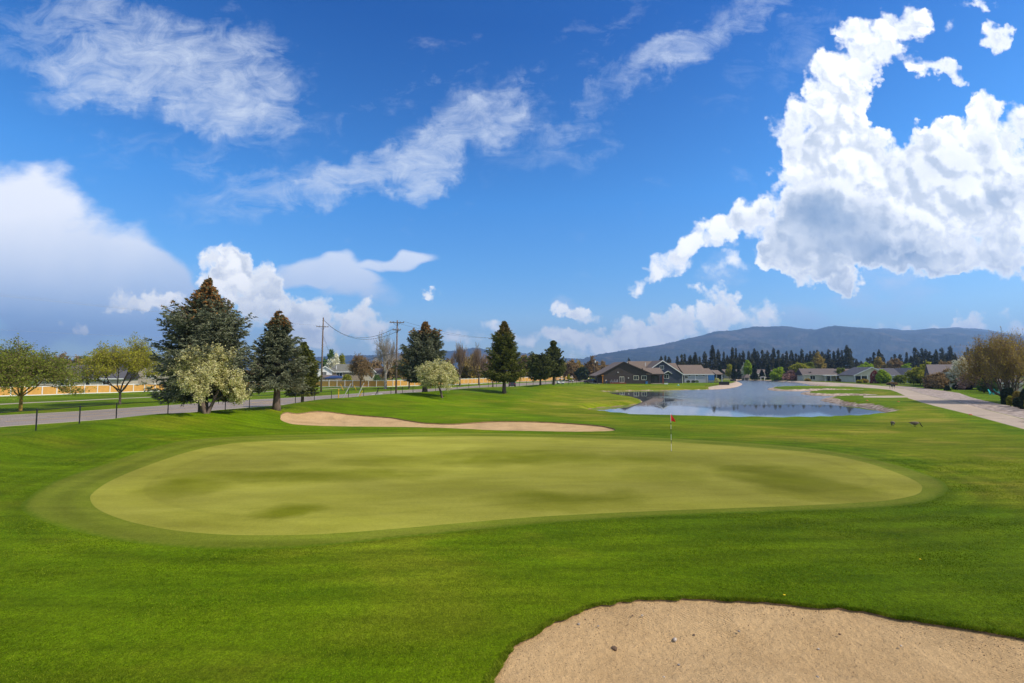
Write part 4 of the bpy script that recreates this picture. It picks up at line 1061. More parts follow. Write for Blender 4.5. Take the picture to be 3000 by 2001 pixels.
def slatted_fence(name, pts, h, label, spacing=2.44, board=FENCEY, postm=TRIM, cat='fence', base=None):
    root = empty(name, (pts[0][0], pts[0][1], 0), 0, label, cat)
    o = Vector((pts[0][0], pts[0][1], 0)); d = [0.0]
    for a, b in zip(pts, pts[1:]): d.append(d[-1] + math.dist(a, b))
    def P(s):
        for i in range(len(pts) - 1):
            if s <= d[i + 1] or i == len(pts) - 2:
                t = (s - d[i]) / (d[i + 1] - d[i]); return pts[i][0] + (pts[i + 1][0] - pts[i][0]) * t, pts[i][1] + (pts[i + 1][1] - pts[i][1]) * t
    n = int(d[-1] / spacing); Q = [P(i * d[-1] / n) for i in range(n + 1)]; Zs = ground_z([q[0] for q in Q], [q[1] for q in Q])
    pm = MB(); rail = MB(); kick = MB()
    for i in range(n):
        (x0, y0), (x1, y1) = Q[i], Q[i + 1]; z0, z1 = Zs[i], Zs[i + 1]
        L = math.dist(Q[i], Q[i + 1]); nx, ny = -(y1 - y0) / L * .025, (x1 - x0) / L * .025
        for mb, (lo, hi), k in ((pm, (.05, h - .14), 1.0), (rail, (h - .14, h), 2.4), (kick, (.0, .05 + .10), 2.2)):
            v = []
            for (x, y, z) in ((x0, y0, z0), (x1, y1, z1)):
                for s in (-k, k):
                    for e in (lo, hi): v.append((x + nx * s - o.x, y + ny * s - o.y, z + e))
            mb.add(v, [(0, 4, 5, 1), (2, 3, 7, 6), (1, 5, 7, 3), (0, 2, 6, 4), (0, 1, 3, 2), (4, 6, 7, 5)])
    pm.build('board_panel', board, root); rail.build('top_rail', postm, root); kick.build('bottom_rail', postm, root)
    for i in range(n + 1):
        x, y = Q[i][0] - o.x, Q[i][1] - o.y
        c = MB(); c.box(x - .085, x + .085, y - .085, y + .085, Zs[i] - .3, Zs[i] + h + .06).box(x - .11, x + .11, y - .11, y + .11, Zs[i] + h + .06, Zs[i] + h + .12)
        c.build('post', postm, root)
    return root

def black_fence(pts, top, label):
    root = empty('chain_link_fence', (0, 0, 0), 0, label, 'fence')
    P = []
    for a, b in zip(pts, pts[1:]):
        n = max(1, round(math.dist(a, b) / 3.05))
        P += [(a[0] + (b[0] - a[0]) * i / n, a[1] + (b[1] - a[1]) * i / n) for i in range(n)]
    P.append(pts[-1]); Zs = ground_z([p[0] for p in P], [p[1] for p in P])
    for (x, y), z in zip(P, Zs):
        m = MB(); m.lathe([(.038, z - .3), (.038, top + .03), (.045, top + .05), (.02, top + .09)], 8, (x, y)); m.build('post', BLACK, root)
    r = MB(); r.tube([(x, y, top) for x, y in P], .024, 6); r.build('rail', BLACK, root)
    w = MB()
    for (a, b, za, zb) in zip(P, P[1:], Zs, Zs[1:]):
        L = math.dist(a, b); n = int(L / .16)
        for i in range(n):                                   # diagonal wires both ways
            for s in (0, 1):
                t0, t1 = i / n, (i + 1) / n
                for j in range(3):
                    za_, zb_ = za + (top - za) * j / 3, za + (top - za) * (j + 1) / 3
                    if s: za_, zb_ = zb_, za_
                    p = (a[0] + (b[0] - a[0]) * t0, a[1] + (b[1] - a[1]) * t0, za_); q = (a[0] + (b[0] - a[0]) * t1, a[1] + (b[1] - a[1]) * t1, zb_)
                    w.add([(p[0], p[1], p[2]), (q[0], q[1], q[2]), (q[0], q[1], q[2] + .005), (p[0], p[1], p[2] + .005)], [(0, 1, 2, 3)])
    w.build('wire_mesh', BLACK, root)
    return root

def utility_pole(loc, H, label, arms, rz=0.0, r=.17, lean=0.0, drum=False):
    """arms: (height, half length, y offset)"""
    root = empty('utility_pole', loc, rz, label, 'utility pole')
    MB().tube([(0, 0, -.5), (lean * .5, 0, H * .5), (lean, 0, H)], [r, r * .85, r * .65], 10).build('pole', WOODP, root, True)
    for (z, hl, dy) in arms:
        a = MB(); a.box(-hl, hl, -r - .12, -r - .005, z - .06, z + .07)
        a.tube([(-hl * .5, -r - .06, z - .05), (0, -r * .6, z - .6)], .02, 4); a.tube([(hl * .5, -r - .06, z - .05), (0, -r * .6, z - .6)], .02, 4)
        c = a.build('crossarm', WOODP, root)
        for x in (-hl * .92, -hl * .45, hl * .45, hl * .92):
            MB().lathe([(.02, z + .07), (.055, z + .11), (.03, z + .15), (.06, z + .19), (.02, z + .26)], 8, (x, -r - .06)).build('insulator', INSUL, c)
    if drum: MB().lathe([(.05, H * .70), (.24, H * .71), (.24, H * .79), (.05, H * .80)], 12, (.35, -r)).build('transformer', GALV, root, True)
    return root

def wire(a, b, sag, label, mat=WIRE, r=.02, name='power_line', group=None):
    a, b = Vector(a), Vector(b); pts = []
    for i in range(25):
        t = i / 24; p = a.lerp(b, t); p.z -= sag * 4 * t * (1 - t); pts.append(p)
    o = MB().tube(pts, r, 5).build(name, mat)
    return tag(o, label, 'cable', group)

def make_car(loc, rz, col, label, kind='sedan', name='parked_car', cat='car'):
    """side profile lofted over the width with tumblehome; wheels, glass and lamps are parts"""
    root = empty(name, loc, rz, label, cat)
    L, Wd, H = (4.7, 1.82, 1.45) if kind == 'sedan' else (4.8, 1.9, 1.75)
    paint = plain('paint_' + kind, col, .25, .05, 2, spec=.6); m = MB()
    hood, belt = (.86, .92) if kind == 'sedan' else (1.05, 1.08)
    prof = [(-L/2, .42), (-L/2 + .05, hood - .12), (-L/2 + .25, hood), (-L * .22, belt), (L * .30, belt + .02), (L/2 - .12, belt - .02), (L/2, .5), (L/2 - .1, .28)]
    for cxw in (L * .31, -L * .31):
        prof += [(cxw + .40 * math.cos(a), .30 + .38 * math.sin(a)) for a in [0.0, .6, 1.2, 1.94, 2.54, 3.14]]
    prof += [(-L/2 + .1, .28)]
    for s, f in ((-1, 1), ):
        n = len(prof); vs = []
        for yy, sc in ((-Wd/2, .0), (-Wd/2 + .12, .02), (Wd/2 - .12, .02), (Wd/2, .0)):
            ins = .04 if abs(yy) == Wd/2 else 0
            vs += [(x * (1 - ins * .5), yy, z - (ins if z > .8 else 0)) for x, z in prof]
        fs = [tuple(range(n))[::-1], tuple(range(3 * n, 4 * n))]
        for k in range(3): fs += [(k * n + i, k * n + (i + 1) % n, (k + 1) * n + (i + 1) % n, (k + 1) * n + i) for i in range(n)]
        m.add(vs, fs)
    m.build('body', paint, root)
    if kind == 'sedan': gp = [(-L * .24, belt), (-L * .08, H - .04), (L * .16, H), (L * .36, belt + .05)]
    else: gp = [(-L * .22, belt), (-L * .07, H - .05), (L * .40, H - .02), (L * .47, belt)]
    g = MB(); n = len(gp); vs = [(x, -Wd/2 + .10 + (.16 if z > 1.2 else 0), z) for x, z in gp] + [(x, Wd/2 - .10 - (.16 if z > 1.2 else 0), z) for x, z in gp]
    g.add(vs, [tuple(range(n))[::-1], tuple(range(n, 2 * n))] + [(i, (i + 1) % n, n + (i + 1) % n, n + i) for i in range(n)]).build('windows', glass(), root)
    rf = MB(); a, b = gp[1], gp[2]; rf.add([(a[0] - .05, -Wd/2 + .25, a[1] + .0), (b[0] + .05, -Wd/2 + .25, b[1]), (b[0] + .05, Wd/2 - .25, b[1]), (a[0] - .05, Wd/2 - .25, a[1])] + [(a[0] - .05, -Wd/2 + .25, a[1] + .04), (b[0] + .05, -Wd/2 + .25, b[1] + .04), (b[0] + .05, Wd/2 - .25, b[1] + .04), (a[0] - .05, Wd/2 - .25, a[1] + .04)], [(0, 3, 2, 1), (4, 5, 6, 7), (0, 1, 5, 4), (1, 2, 6, 5), (2, 3, 7, 6), (3, 0, 4, 7)]).build('roof', paint, root)
    tyre = plain('tyre', (.02, .02, .02), .9, .2); rim = plain('rim', (.45, .45, .47), .3, .1, metal=.7)
    for x in (L * .31, -L * .31):
        for s in (-1, 1):
            w = MB(); c = (x, s * (Wd/2 - .12)); 
            w.tube([(x, c[1] - .11, .32), (x, c[1] + .11, .32)], .32, 16); wo = w.build('wheel', tyre, root)
            MB().tube([(x, c[1] + s * .112, .32), (x, c[1] + s * .125, .32)], .2, 12).build('rim', rim, wo)
    red = plain('tail_lamp', (.45, .02, .02), .3, .05); wl = plain('head_lamp', (.8, .8, .8), .2, .05)
    for s in (-1, 1):
        MB().box(L/2 - .06, L/2 + .012, s * Wd * .36 - .17, s * Wd * .36 + .17, belt - .26, belt - .1).build('tail_light', red, root)
        MB().box(-L/2 - .012, -L/2 + .06, s * Wd * .36 - .17, s * Wd * .36 + .17, hood - .28, hood - .14).build('headlight', wl, root)
    return root

def golf_cart(loc, rz, label):
    root = empty('golf_cart', loc, rz, label, 'golf cart'); white = plain('cart_white', (.78, .77, .74), .35, .06, 3, spec=.5)
    m = MB(); m.prism([(-1.15, .35), (-1.2, .8), (-.95, .95), (-.6, .75), (-.55, .38), (.2, .38), (.2, .75), (.95, .82), (1.15, .6), (1.15, .35)], 'y', -.58, .58); m.build('body', white, root)
    MB().box(.15, .65, -.55, .55, .78, .92).box(.6, .72, -.55, .55, .9, 1.35).build('seat', plain('seat_vinyl', (.30, .27, .22), .6, .1), root)
    MB().prism([(-.95, 1.84), (-.85, 1.93), (1.05, 1.93), (1.15, 1.84)], 'y', -.62, .62).build('roof', white, root)
    for x0, x1 in ((-.85, -.7), (.85, .95)):
        for s in (-1, 1): MB().tube([(x0, s * .55, .85), (x1, s * .55, 1.84)], .022, 6).build('strut', BLACK, root)
    tyre = plain('tyre', (.02, .02, .02), .9, .2)
    for x in (-.8, .78):
        for s in (-1, 1): MB().tube([(x, s * .48 - .09, .23), (x, s * .48 + .09, .23)], .23, 14).build('wheel', tyre, root)
    MB().prism([(.95, .75), (1.25, .78), (1.2, 1.5), (1.0, 1.45)], 'y', -.3, .3).build('bag_rack', plain('green_bag', (.03, .16, .10), .7, .1), root)
    return root

def skin_figure(name, loc, rz, joints, edges, radii, mat, label, cat, sub=2, scale=1.0):
    me = bpy.data.meshes.new(name); me.from_pydata([tuple(c * scale for c in j) for j in joints], edges, []); me.materials.append(mat)
    o = bpy.data.objects.new(name, me); COL.objects.link(o); o.location = loc; o.rotation_euler = (0, 0, rz)
    o.modifiers.new('skin', 'SKIN')
    for i, r in enumerate(radii):
        v = me.skin_vertices[0].data[i]; v.radius = (r[0] * scale, r[1] * scale) if isinstance(r, tuple) else (r * scale, r * scale)
    me.skin_vertices[0].data[0].use_root = True
    s = o.modifiers.new('sub', 'SUBSURF'); s.levels = sub; s.render_levels = sub
    bpy.context.view_layer.update()
    dg = bpy.context.evaluated_depsgraph_get(); me2 = bpy.data.meshes.new_from_object(o.evaluated_get(dg))
    o.modifiers.clear(); o.data = me2; me2.polygons.foreach_set('use_smooth', [True] * len(me2.polygons))
    if label: tag(o, label, cat)
    return o

def make_goose(loc, rz, label, neck='down'):
    """grazing goose: deep body, long dark neck lowered to the turf, tail, legs with webbed feet"""
    root = empty('goose', loc, rz, label, 'goose')
    brown = plain('goose_brown', (.17, .125, .085), .8, .5, 14, .4, 60); blk = plain('goose_black', (.012, .012, .012), .6, .2); pale = plain('goose_pale', (.55, .50, .42), .8, .3, 12)
    V = []; ring = 14; prof = [(-.36, .36, .015, .01), (-.30, .345, .05, .035), (-.20, .32, .105, .095), (-.06, .30, .145, .135), (.08, .30, .150, .14), (.18, .31, .125, .12), (.26, .33, .08, .085), (.32, .35, .045, .05)]
    for x, z, ry, rz_ in prof:
        for k in range(ring):
            a = 6.283 * k / ring; V.append((x, ry * math.cos(a), z + rz_ * math.sin(a)))
    F = [(i * ring + k, i * ring + (k + 1) % ring, (i + 1) * ring + (k + 1) % ring, (i + 1) * ring + k) for i in range(len(prof) - 1) for k in range(ring)]
    F += [tuple(range(ring))[::-1], tuple(range((len(prof) - 1) * ring, len(prof) * ring))]
    b = MB(); b.add(V, F)
    b.build('body', brown, root, True)
    for s in (-1, 1):
        w = MB(); w.add([(.18, s * .13, .37), (.02, s * .155, .40), (-.22, s * .10, .39), (-.40, s * .03, .365), (-.2, s * .125, .30), (.05, s * .158, .27)], [(0, 1, 2, 3, 4, 5) if s > 0 else (5, 4, 3, 2, 1, 0)]); w.build('wing', brown, root, True)
        l = MB(); l.tube([(.03, s * .06, .22), (.05, s * .06, .11), (.03, s * .06, .01)], [.02, .012, .01], 6); l.add([(.02, s * .06 - .012, .004), (.12, s * .06 - .05, .004), (.13, s * .06, .004), (.12, s * .06 + .05, .004), (.02, s * .06 + .012, .004), (.03, s * .06, .025)], [(0, 1, 5), (1, 2, 5), (2, 3, 5), (3, 4, 5), (4, 0, 5)]); l.build('leg', blk, root, True)
    pts = [(.27, 0, .34), (.36, 0, .36), (.43, 0, .29), (.47, 0, .19), (.50, 0, .11), (.54, 0, .07)]
    MB().tube(pts, [.055, .042, .034, .031, .036, .034], 10).build('neck', blk, root, True)
    h = MB(); h.tube([(.50, 0, .10), (.55, 0, .065), (.585, 0, .04), (.62, 0, .012)], [.03, .036, .02, .008], 8); h.build('head', blk, root, True)
    MB().add([(-.30, -.05, .36), (-.30, .05, .36), (-.45, .07, .375), (-.45, -.07, .375), (-.30, 0, .33)], [(0, 1, 2, 3), (0, 3, 4), (1, 4, 2), (3, 2, 4), (0, 4, 1)]).build('tail', blk, root)
    MB().tube([(-.27, 0, .30), (-.12, 0, .235)], [.05, .08], 8).build('rump', pale, root, True)
    return root

def make_stone(px, py, size, label, seed, col=(.30, .20, .12), group=None):
    rs = random.Random(seed); x, y = on(px, py, -.25); s = float(-sdist(np.array([x]), np.array([y]), BUNK1)[0]); q = min(max(s, 0) / 1.6, 1)
    z = gz(x, y) - .05 - .22 * q * q * (3 - 2 * q)
    x, y = on(px, py, z)
    import bmesh
    bm = bmesh.new(); bmesh.ops.create_icosphere(bm, subdivisions=2, radius=1.0)
    ax = (size * .5, size * .38, size * .30)
    pl = [Vector((rs.gauss(0, 1), rs.gauss(0, 1), rs.gauss(0, 1))).normalized() for _ in range(9)]
    for v in bm.verts:
        n = v.co.normalized(); k = min(1.0, min(.72 / max(n.dot(p), .01) for p in pl)) + rs.uniform(-.03, .03)
        v.co = Vector((n.x * ax[0] * k, n.y * ax[1] * k, n.z * ax[2] * k + ax[2] * .45))
    me = bpy.data.meshes.new('stone'); bm.to_mesh(me); bm.free()
    me.materials.append(plain('stone_%d' % (seed % 3), tuple(c * (1 + .35 * ((seed % 3) - 1)) for c in col), .9, .35, 30, .6, 90))
    o = bpy.data.objects.new('stone', me); COL.objects.link(o); o.location = (x, y, z); o.rotation_euler = (0, 0, rs.uniform(0, 6.28))
    return tag(o, label, 'stone', group)

def adirondack(loc, rz, label, mat=TEAL):
    root = empty('garden_chair', loc, rz, label, 'garden chair')
    MB().prism([(-.30, .34), (.26, .26), (.26, .30), (-.30, .38)], 'x', -.28, .28).build('seat', mat, root)
    b = MB()
    for i in range(5): b.prism([(.20, .28), (.24, .28), (.50, .98 + (.06 if i == 2 else 0)), (.46, .98 + (.06 if i == 2 else 0))], 'x', -.27 + i * .11, -.18 + i * .11)
    b.build('backrest', mat, root)
    for s in (-1, 1):
        MB().box(s * .34 - .05, s * .34 + .05, -.35, .35, .52, .55).build('armrest', mat, root)
        MB().box(s * .34 - .03, s * .34 + .03, -.33, -.24, 0, .52).build('leg', mat, root)
        MB().box(s * .34 - .03, s * .34 + .03, .22, .31, 0, .52).build('leg', mat, root)
    return root
def tree_at(fn, name, px, Y, top_py, w_px, *a, base_z=None, **k):
    """size and place from the photograph's column, foot depth, top row and crown width"""
    x, y, z = foot(px, Y, .05)
    top = at(px, top_py, Y)[2]
    return fn(name, (x, y, z), top - z, w_px * Y / FPX, *a, **k)

make_grass(); make_crumbs()
def spruce_px(px, Y, zb_py, outline, seed, leaf, label, k=.89, **kw):
    """outline: (row, half width in photo pixels) from tip to skirt"""
    x, y, z = foot(px, Y, .05); top = outline[0][0]; H = at(px, top, Y)[2] - z; zb = max(.3, at(px, zb_py, Y)[2] - z)
    zz = np.array([at(px, r, Y)[2] - z for r, w in outline])[::-1]; ww = np.array([w * Y / FPX for r, w in outline])[::-1]
    return make_spruce('spruce_tree' if 'cat' not in kw else 'pine_tree', (x, y, z), H, ww.max(), zb, seed, leaf, label, prof=lambda t: float(np.interp(zb + t * (H - zb), zz, ww)) * k * (1 + .13 * math.sin(t * 23 + seed)), **kw)
spruce_px(600, 40, 1150, [(813,2),(838,12),(860,28),(880,36),(888,52),(905,72),(925,86),(950,104),(980,122),(1040,134),(1090,140),(1135,146),(1150,120)], 1, ML_BLUE, 'tallest blue spruce with an orange cone-laden top, behind the cream blossom tree', cone=9.0, whorls=42, per=9, sp=9, clumps=4, csize=.15, tr=.34, gap=.16)
spruce_px(813, 43, 1125, [(912,2),(930,14),(955,30),(972,40),(1000,58),(1030,70),(1070,84),(1100,98),(1125,90)], 2, ML_BLUE, 'blue spruce with a thick bare trunk and rusty tip beside the black fence', cone=7.8, whorls=30, per=8, csize=.15, tr=.33, gap=.26)
spruce_px(888, 60, 1150, [(1003,2),(1030,20),(1060,36),(1100,48),(1150,50)], 3, ML_GREEN, 'yellow-green spruce half hidden behind the thick-trunked blue spruce', whorls=26, per=9, csize=.2, tr=.2)
spruce_px(1245, 68, 1108, [(943,2),(955,9),(972,17),(979,22),(984,44),(1005,56),(1035,64),(1065,74),(1090,82),(1108,66)], 4, ML_BLUE, 'broad rounded blue spruce with a narrow orange spire, right of the mound pole', cone=8.5, whorls=34, per=10, csize=.2, tr=.36, gap=.08)
spruce_px(1477, 74.6, 1112, [(942,2),(958,11),(980,26),(1000,38),(1030,50),(1060,60),(1090,70),(1105,76),(1112,50)], 5, ML_GREEN, 'dark green spruce with tan cones standing alone on the mown slope', cone=9.4, whorls=32, per=8, csize=.19, tr=.3, gap=.22, up=.55)
spruce_px(1622, 106, 1100, [(999,3),(1008,9),(1016,7),(1030,20),(1050,30),(1070,36),(1082,44),(1100,34)], 6, ML_PINE, 'tall crooked-topped pine of the pair at the end of the black fence', cat='pine tree', whorls=24, per=8, csize=.3, tr=.28, up=.5, droop=-.1, spire=0)
spruce_px(1583, 104, 1108, [(1047,18),(1055,34),(1070,46),(1090,50),(1108,34)], 7, ML_PINE, 'low round-headed pine of the pair at the end of the black fence', cat='pine tree', whorls=14, per=10, csize=.3, tr=.25, up=.6, droop=-.2, spire=-.4)
tree_at(make_broadleaf, 'blossom_tree', 608, 37.5, 1010, 165, 'cream-flowering multi-stemmed tree in front of the tallest blue spruce', 'blossom tree', seed=21, leaf=ML_BLOSSOM, stems=3, trunk=.24, depth=5, spread=.68, upright=.5, leaves=2.3, lsize=.11, jitter=.16, r0=.13, kids=(2, 3))
tree_at(make_broadleaf, 'blossom_tree', 1297, 61.5, 1052, 96, 'small cream-flowering tree with a leaning dark trunk on the mown slope', 'blossom tree', seed=22, leaf=ML_BLOSSOM, stems=1, lean=(-.18, 0), trunk=.33, depth=5, spread=.8, upright=.45, leaves=2.6, lsize=.14, jitter=.2, r0=.14, skew=-.5, kids=(2, 3))
tree_at(make_broadleaf, 'maple_tree', 66, 55, 1000, 205, 'olive-leaved maple with a yellow lichened trunk beyond the road', 'maple tree', seed=23, leaf=ML_OLIVE, bark=ML_LICHEN, trunk=.24, depth=5, spread=.62, upright=.55, leaves=1.25, lsize=.17, jitter=.3, r0=.16, kids=(2, 3))
tree_at(make_broadleaf, 'maple_tree', 355, 66, 985, 180, 'yellow-green young maple with forking trunk before the tan gabled house', 'maple tree', seed=24, leaf=ML_YELLOW, trunk=.2, depth=5, spread=.55, upright=.75, leaves=1.2, lsize=.17, jitter=.3, r0=.14, kids=(2, 3))

def spruce_at(px, Y, top_py, w_px, zb_py, seed, leaf, label, **k):
    x, y, z = foot(px, Y, .05); H = at(px, top_py, Y)[2] - z; zb = max(.3, at(px, zb_py, Y)[2] - z)
    return make_spruce('spruce_tree', (x, y, z), H, w_px * Y / FPX / 2, zb, seed, leaf, label, **k)

# ------------------------------------------------------------------ hills
def build_hills():
    def mat(name, a, b, c):
        m, T, p = new_mat(name); P = world_pos(T)
        n = T.noise(T.mapping(P, scale=(1, .35, 1.5)), .0016, 8, .62, .4); n2 = T.noise(P, .012, 6, .75); n3 = T.noise(T.mapping(P, scale=(1, .4, 2.5)), .0045, 6, .7, .5)
        col = T.mix(T.mapr(n2, .38, .62), a, b); col = T.mix(T.mapr(n3, .52, .64, 0, .8), col, c); col = T.mix(T.mapr(n, .55, .75, 0, .45), col, b)
        T.put(p.inputs['Base Color'], col); p.inputs['Roughness'].default_value = 1; p.inputs['Specular IOR Level'].default_value = 0
        bu = T.n.new('ShaderNodeBump'); bu.inputs['Strength'].default_value = .9; bu.inputs['Distance'].default_value = 25
        T.put(bu.inputs['Height'], T.m('ADD', T.noise(P, .0045, 7, .65), T.m('MULTIPLY', n2, .35))); T.put(p.inputs['Normal'], bu.outputs[0])
        return m
    M = mat('forested_hill', (.018, .026, .022), (.045, .052, .038), (.13, .10, .07))
    def ridge(name, pts, Yc, depth, seed, k=1.0):
        px = np.linspace(pts[0][0], pts[-1][0], 620); py = np.interp(px, [p[0] for p in pts], [p[1] for p in pts])
        ker = np.hanning(7); ker /= ker.sum(); py = np.convolve(np.pad(py, 3, 'edge'), ker, 'valid')
        rng = np.random.default_rng(seed); ny = 46
        u = np.array([ray(a, b) for a, b in zip(px, py)])
        top = u[:, 1] * Yc + CAMH
        t = np.linspace(0, 1.25, ny)
        Yf = Yc - depth * (1 - t)
        X = u[:, 0][None] * Yf[:, None] * (1 + 0 * t[:, None]); Yg = np.repeat(Yf[:, None], len(px), 1)
        prof = np.where(t <= 1, np.sin(np.clip(t, 0, 1) * math.pi / 2) ** 1.35, 1 - (t - 1) * 1.4)
        Z = (u[:, 1][None] * Yf[:, None] + CAMH) * prof[:, None]
        f = 1 / 420.0; sp = np.zeros_like(Z); amp = 1.0; ph = seed
        for o in range(6):
            sp += amp * np.abs(np.sin(X * f + 2.1 * np.sin(Yg * f * .8 + ph) + ph)) * np.cos(Yg * f * .6 + 1.7 * np.sin(X * f * .7 + ph * 2)); f *= 1.9; amp *= .55; ph += 1.7
        w = (np.sin(np.clip(t, 0, 1) * math.pi) * np.clip((1 - t) * 2.2, 0, 1))[:, None]
        Z = Z + sp * 60 * k * w * (top[None] / 350)
        Z += rng.normal(size=Z.shape) * .5 * k * (t[:, None] > .2)
        trees = np.zeros(len(px)); trees += rng.random(len(px)) ** 3 * 7 * k
        Z[np.argmin(abs(t - 1))] += trees
        Z = np.maximum(Z, -6)
        V = np.stack([X, Yg, Z], -1).reshape(-1, 3); n = len(px)
        i = (np.arange(ny - 1)[:, None] * n + np.arange(n - 1)[None]).ravel()
        o = np_mesh(name, V, [np.stack([i, i + 1, i + n + 1, i + n], -1)], M, smooth=False)
        tag(o, kind='structure')
    ridge('hills', [(1290,1075),(1560,1060),(1700,1054),(1752,1039),(1806,1030),(1871,1020.5),(1936,1010.7),(2012,993),(2054,983.5),(2098,970.5),(2141,969),(2180,963),(2206,956.8),(2256,957.5),(2293,955.3),(2320,958),(2347,962.9),(2390,966),(2412,960),(2434,956),(2447,954.3),(2500,958.5),(2570,964),(2620,967),(2669,968.7),(2727,962),(2780,963),(2818,964),(2870,970),(2923,975),(3000,988),(3200,1010),(3500,1030),(3900,1050)], 4700, 2300, 4)
    ridge('hills', [(-500,1040),(0,1052),(500,1058),(900,1050),(945,1045),(982,1041),(1047,1042),(1112,1040),(1180,1034),(1260,1030),(1297,1027),(1323,1029),(1356,1024.7),(1384,1019),(1421,1023.6),(1470,1030),(1540,1035.5),(1573,1037.7),(1610,1045),(1649,1049.6),(1676,1050),(1713,1052),(1800,1060),(1900,1072)], 5300, 900, 9)
    ridge('hills', [(2480,975),(2560,965),(2588,961.5),(2610,962.5),(2640,967),(2700,968),(2770,962),(2790,959.5),(2808,958.5),(2825,962),(2860,962),(2890,966),(2925,972.5),(3000,985),(3100,1000),(3300,1030)], 5600, 700, 12, .6)
    for px, py, h in ((2227, 957, 38), (2103, 970, 34)):
        x, y, z = at(px, py, 4700); m = MB(); m.tube([(0, 0, -10), (0, 0, h)], [2.2, .6], 4)
        for k in range(5): m.box(-2, 2, -.4, .4, k * 6, k * 6 + .6)
        o = m.build('radio_mast', GALV); o.location = (x, y, z - 5); tag(o, 'thin radio mast on the highest hilltop' if h == 38 else 'shorter radio mast on the left shoulder of the long hill', 'mast')
build_hills()

def build_haze():
    m = bpy.data.materials.new('haze_air'); m.use_nodes = True; t = m.node_tree; t.nodes.clear()
    v = t.nodes.new('ShaderNodeVolumePrincipled'); v.inputs['Color'].default_value = (.36, .60, 1.0, 1); v.inputs['Density'].default_value = 0.000165; v.inputs['Anisotropy'].default_value = .3
    o = t.nodes.new('ShaderNodeOutputMaterial'); t.links.new(v.outputs[0], o.inputs['Volume'])
    h = MB().box(-7800, 7800, -300, 6400, -9, 530).build('haze', m); tag(h, kind='stuff', label='thin blue spring haze over the valley', cat='haze')
build_haze()

# ------------------------------------------------------------------ the road's markings
def marking(name, offa, offb, s0, s1, mat):
    P = strip(offa, offb, s0, s1, n=80); n = len(P) // 2
    L, Rr = P[:n], P[n:][::-1]
    V = []
    for q in (L, Rr): V.append(np.column_stack([q, ground_z(q[:, 0], q[:, 1]) + .006]))
    i = np.arange(n - 1)
    tag(np_mesh(name, np.concatenate(V), [np.stack([i + n, i + n + 1, i + 1, i], -1)], mat), kind='structure')
marking('road_marking', -1.85, -1.72, -60, 300, M_YEL); marking('road_marking', 1.72, 1.85, -60, 300, M_YEL)
for s in (25, 45): 
    for o in (-1.3, 1.0): marking('road_marking', o, o + .25, s, s + 4, M_YEL)
def arrow(s, off):
    P = [(0, -.12), (2.2, -.12), (2.2, -.5), (3.6, 0), (2.2, .5), (2.2, .12), (0, .12)]
    v = []
    for a, b in P:
        q = road_pt(s + a, off + b * 1.6); v.append((q[0], q[1], gz(q[0], q[1]) + .007))
    o = MB().add(v, [tuple(range(len(v)))]).build('road_marking', M_WHT); tag(o, kind='structure')
arrow(49, .2); arrow(60, .2)

# ------------------------------------------------------------------ fences and poles
FL = [(-33.5,18),(-31.6,26),(-30.6,31),(-30,36.5),(-28.6,40),(-26,47.6),(-23.8,52.8),(-22,58.5),(-20.2,65.4),(-17.8,70.6),(-15.8,76.6),(-13.3,83.5),(-10.3,90),(-6.5,96.5),(0,106),(8.3,117.5),(15,128),(21,139)]
black_fence(FL, 2.05, 'low black chain-link fence running along the course beside the road')
slatted_fence('board_fence', [(-101,78),(-97,88),(-93,101),(-87,118),(-78,136),(-66,139),(-61.4,140.5),(-50,139),(-36,136.5),(-34.2,137.5),(-21.4,150.5),(-9.8,172),(2,188),(14.6,207),(28,236),(42,262)], 1.85, 'long honey-coloured board fence with white posts behind the road')

def px_at(px, Y): return ray(px, 1085)[0] * Y
P1 = (px_at(942, 105.5), 105.5); P2 = (px_at(1161, 78), 78.0); P3 = (px_at(1444, 115), 115.0); P4 = (px_at(1741, 181), 181.0); P0 = (-82.0, 44.0)
utility_pole((P1[0], P1[1], gz(*P1)), 16.4, 'tall brown utility pole with one crossarm across the road from the fence', [(14.3, 1.25, 0)], .25, .2, .12)
utility_pole((P2[0], P2[1], gz(*P2)), 12.5, 'utility pole with a wide top crossarm rising behind the mound', [(12.1, 1.15, 0), (10.9, .65, 0)], .2, .16, .05)
utility_pole((P3[0], P3[1], gz(*P3)), 12.2, 'grey utility pole mostly hidden by the lone dark green spruce', [(11.9, 1.1, 0)], .2, .16)
utility_pole((P4[0], P4[1], gz(*P4)), 10.4, 'slim pale utility pole with a transformer left of the dark brown house', [(9.9, 1.0, 0)], .4, .13, drum=True)
def top(P, H, dx=0.0): return (P[0] + dx, P[1] - .2, gz(*P) + H)
G0 = 'power lines strung along the road'
wire((P0[0], P0[1], 15.9), top(P1, 14.6, -1.0), .55, 'highest bright wire crossing the left sky to the tall pole', WIREL, .007, group=G0)
wire((P0[0] + 1.2, P0[1], 15.5), top(P1, 14.55, -.4), .6, 'second bright wire from the top crossing the left sky', WIREL, .007, group=G0)
wire((P0[0] + 2.0, P0[1], 15.2), top(P1, 14.5, .9), .6, 'third bright wire from the top crossing the left sky', WIREL, .007, group=G0)
wire((P0[0], P0[1], 10.6), top(P1, 10.9), .7, 'single bright wire lower in the left sky under the three together', WIREL, .007, group=G0)
wire((P0[0], P0[1], 6.9), top(P1, 7.6), .5, 'dark cable passing in front of the left roofs', WIRE, .035, group=G0)
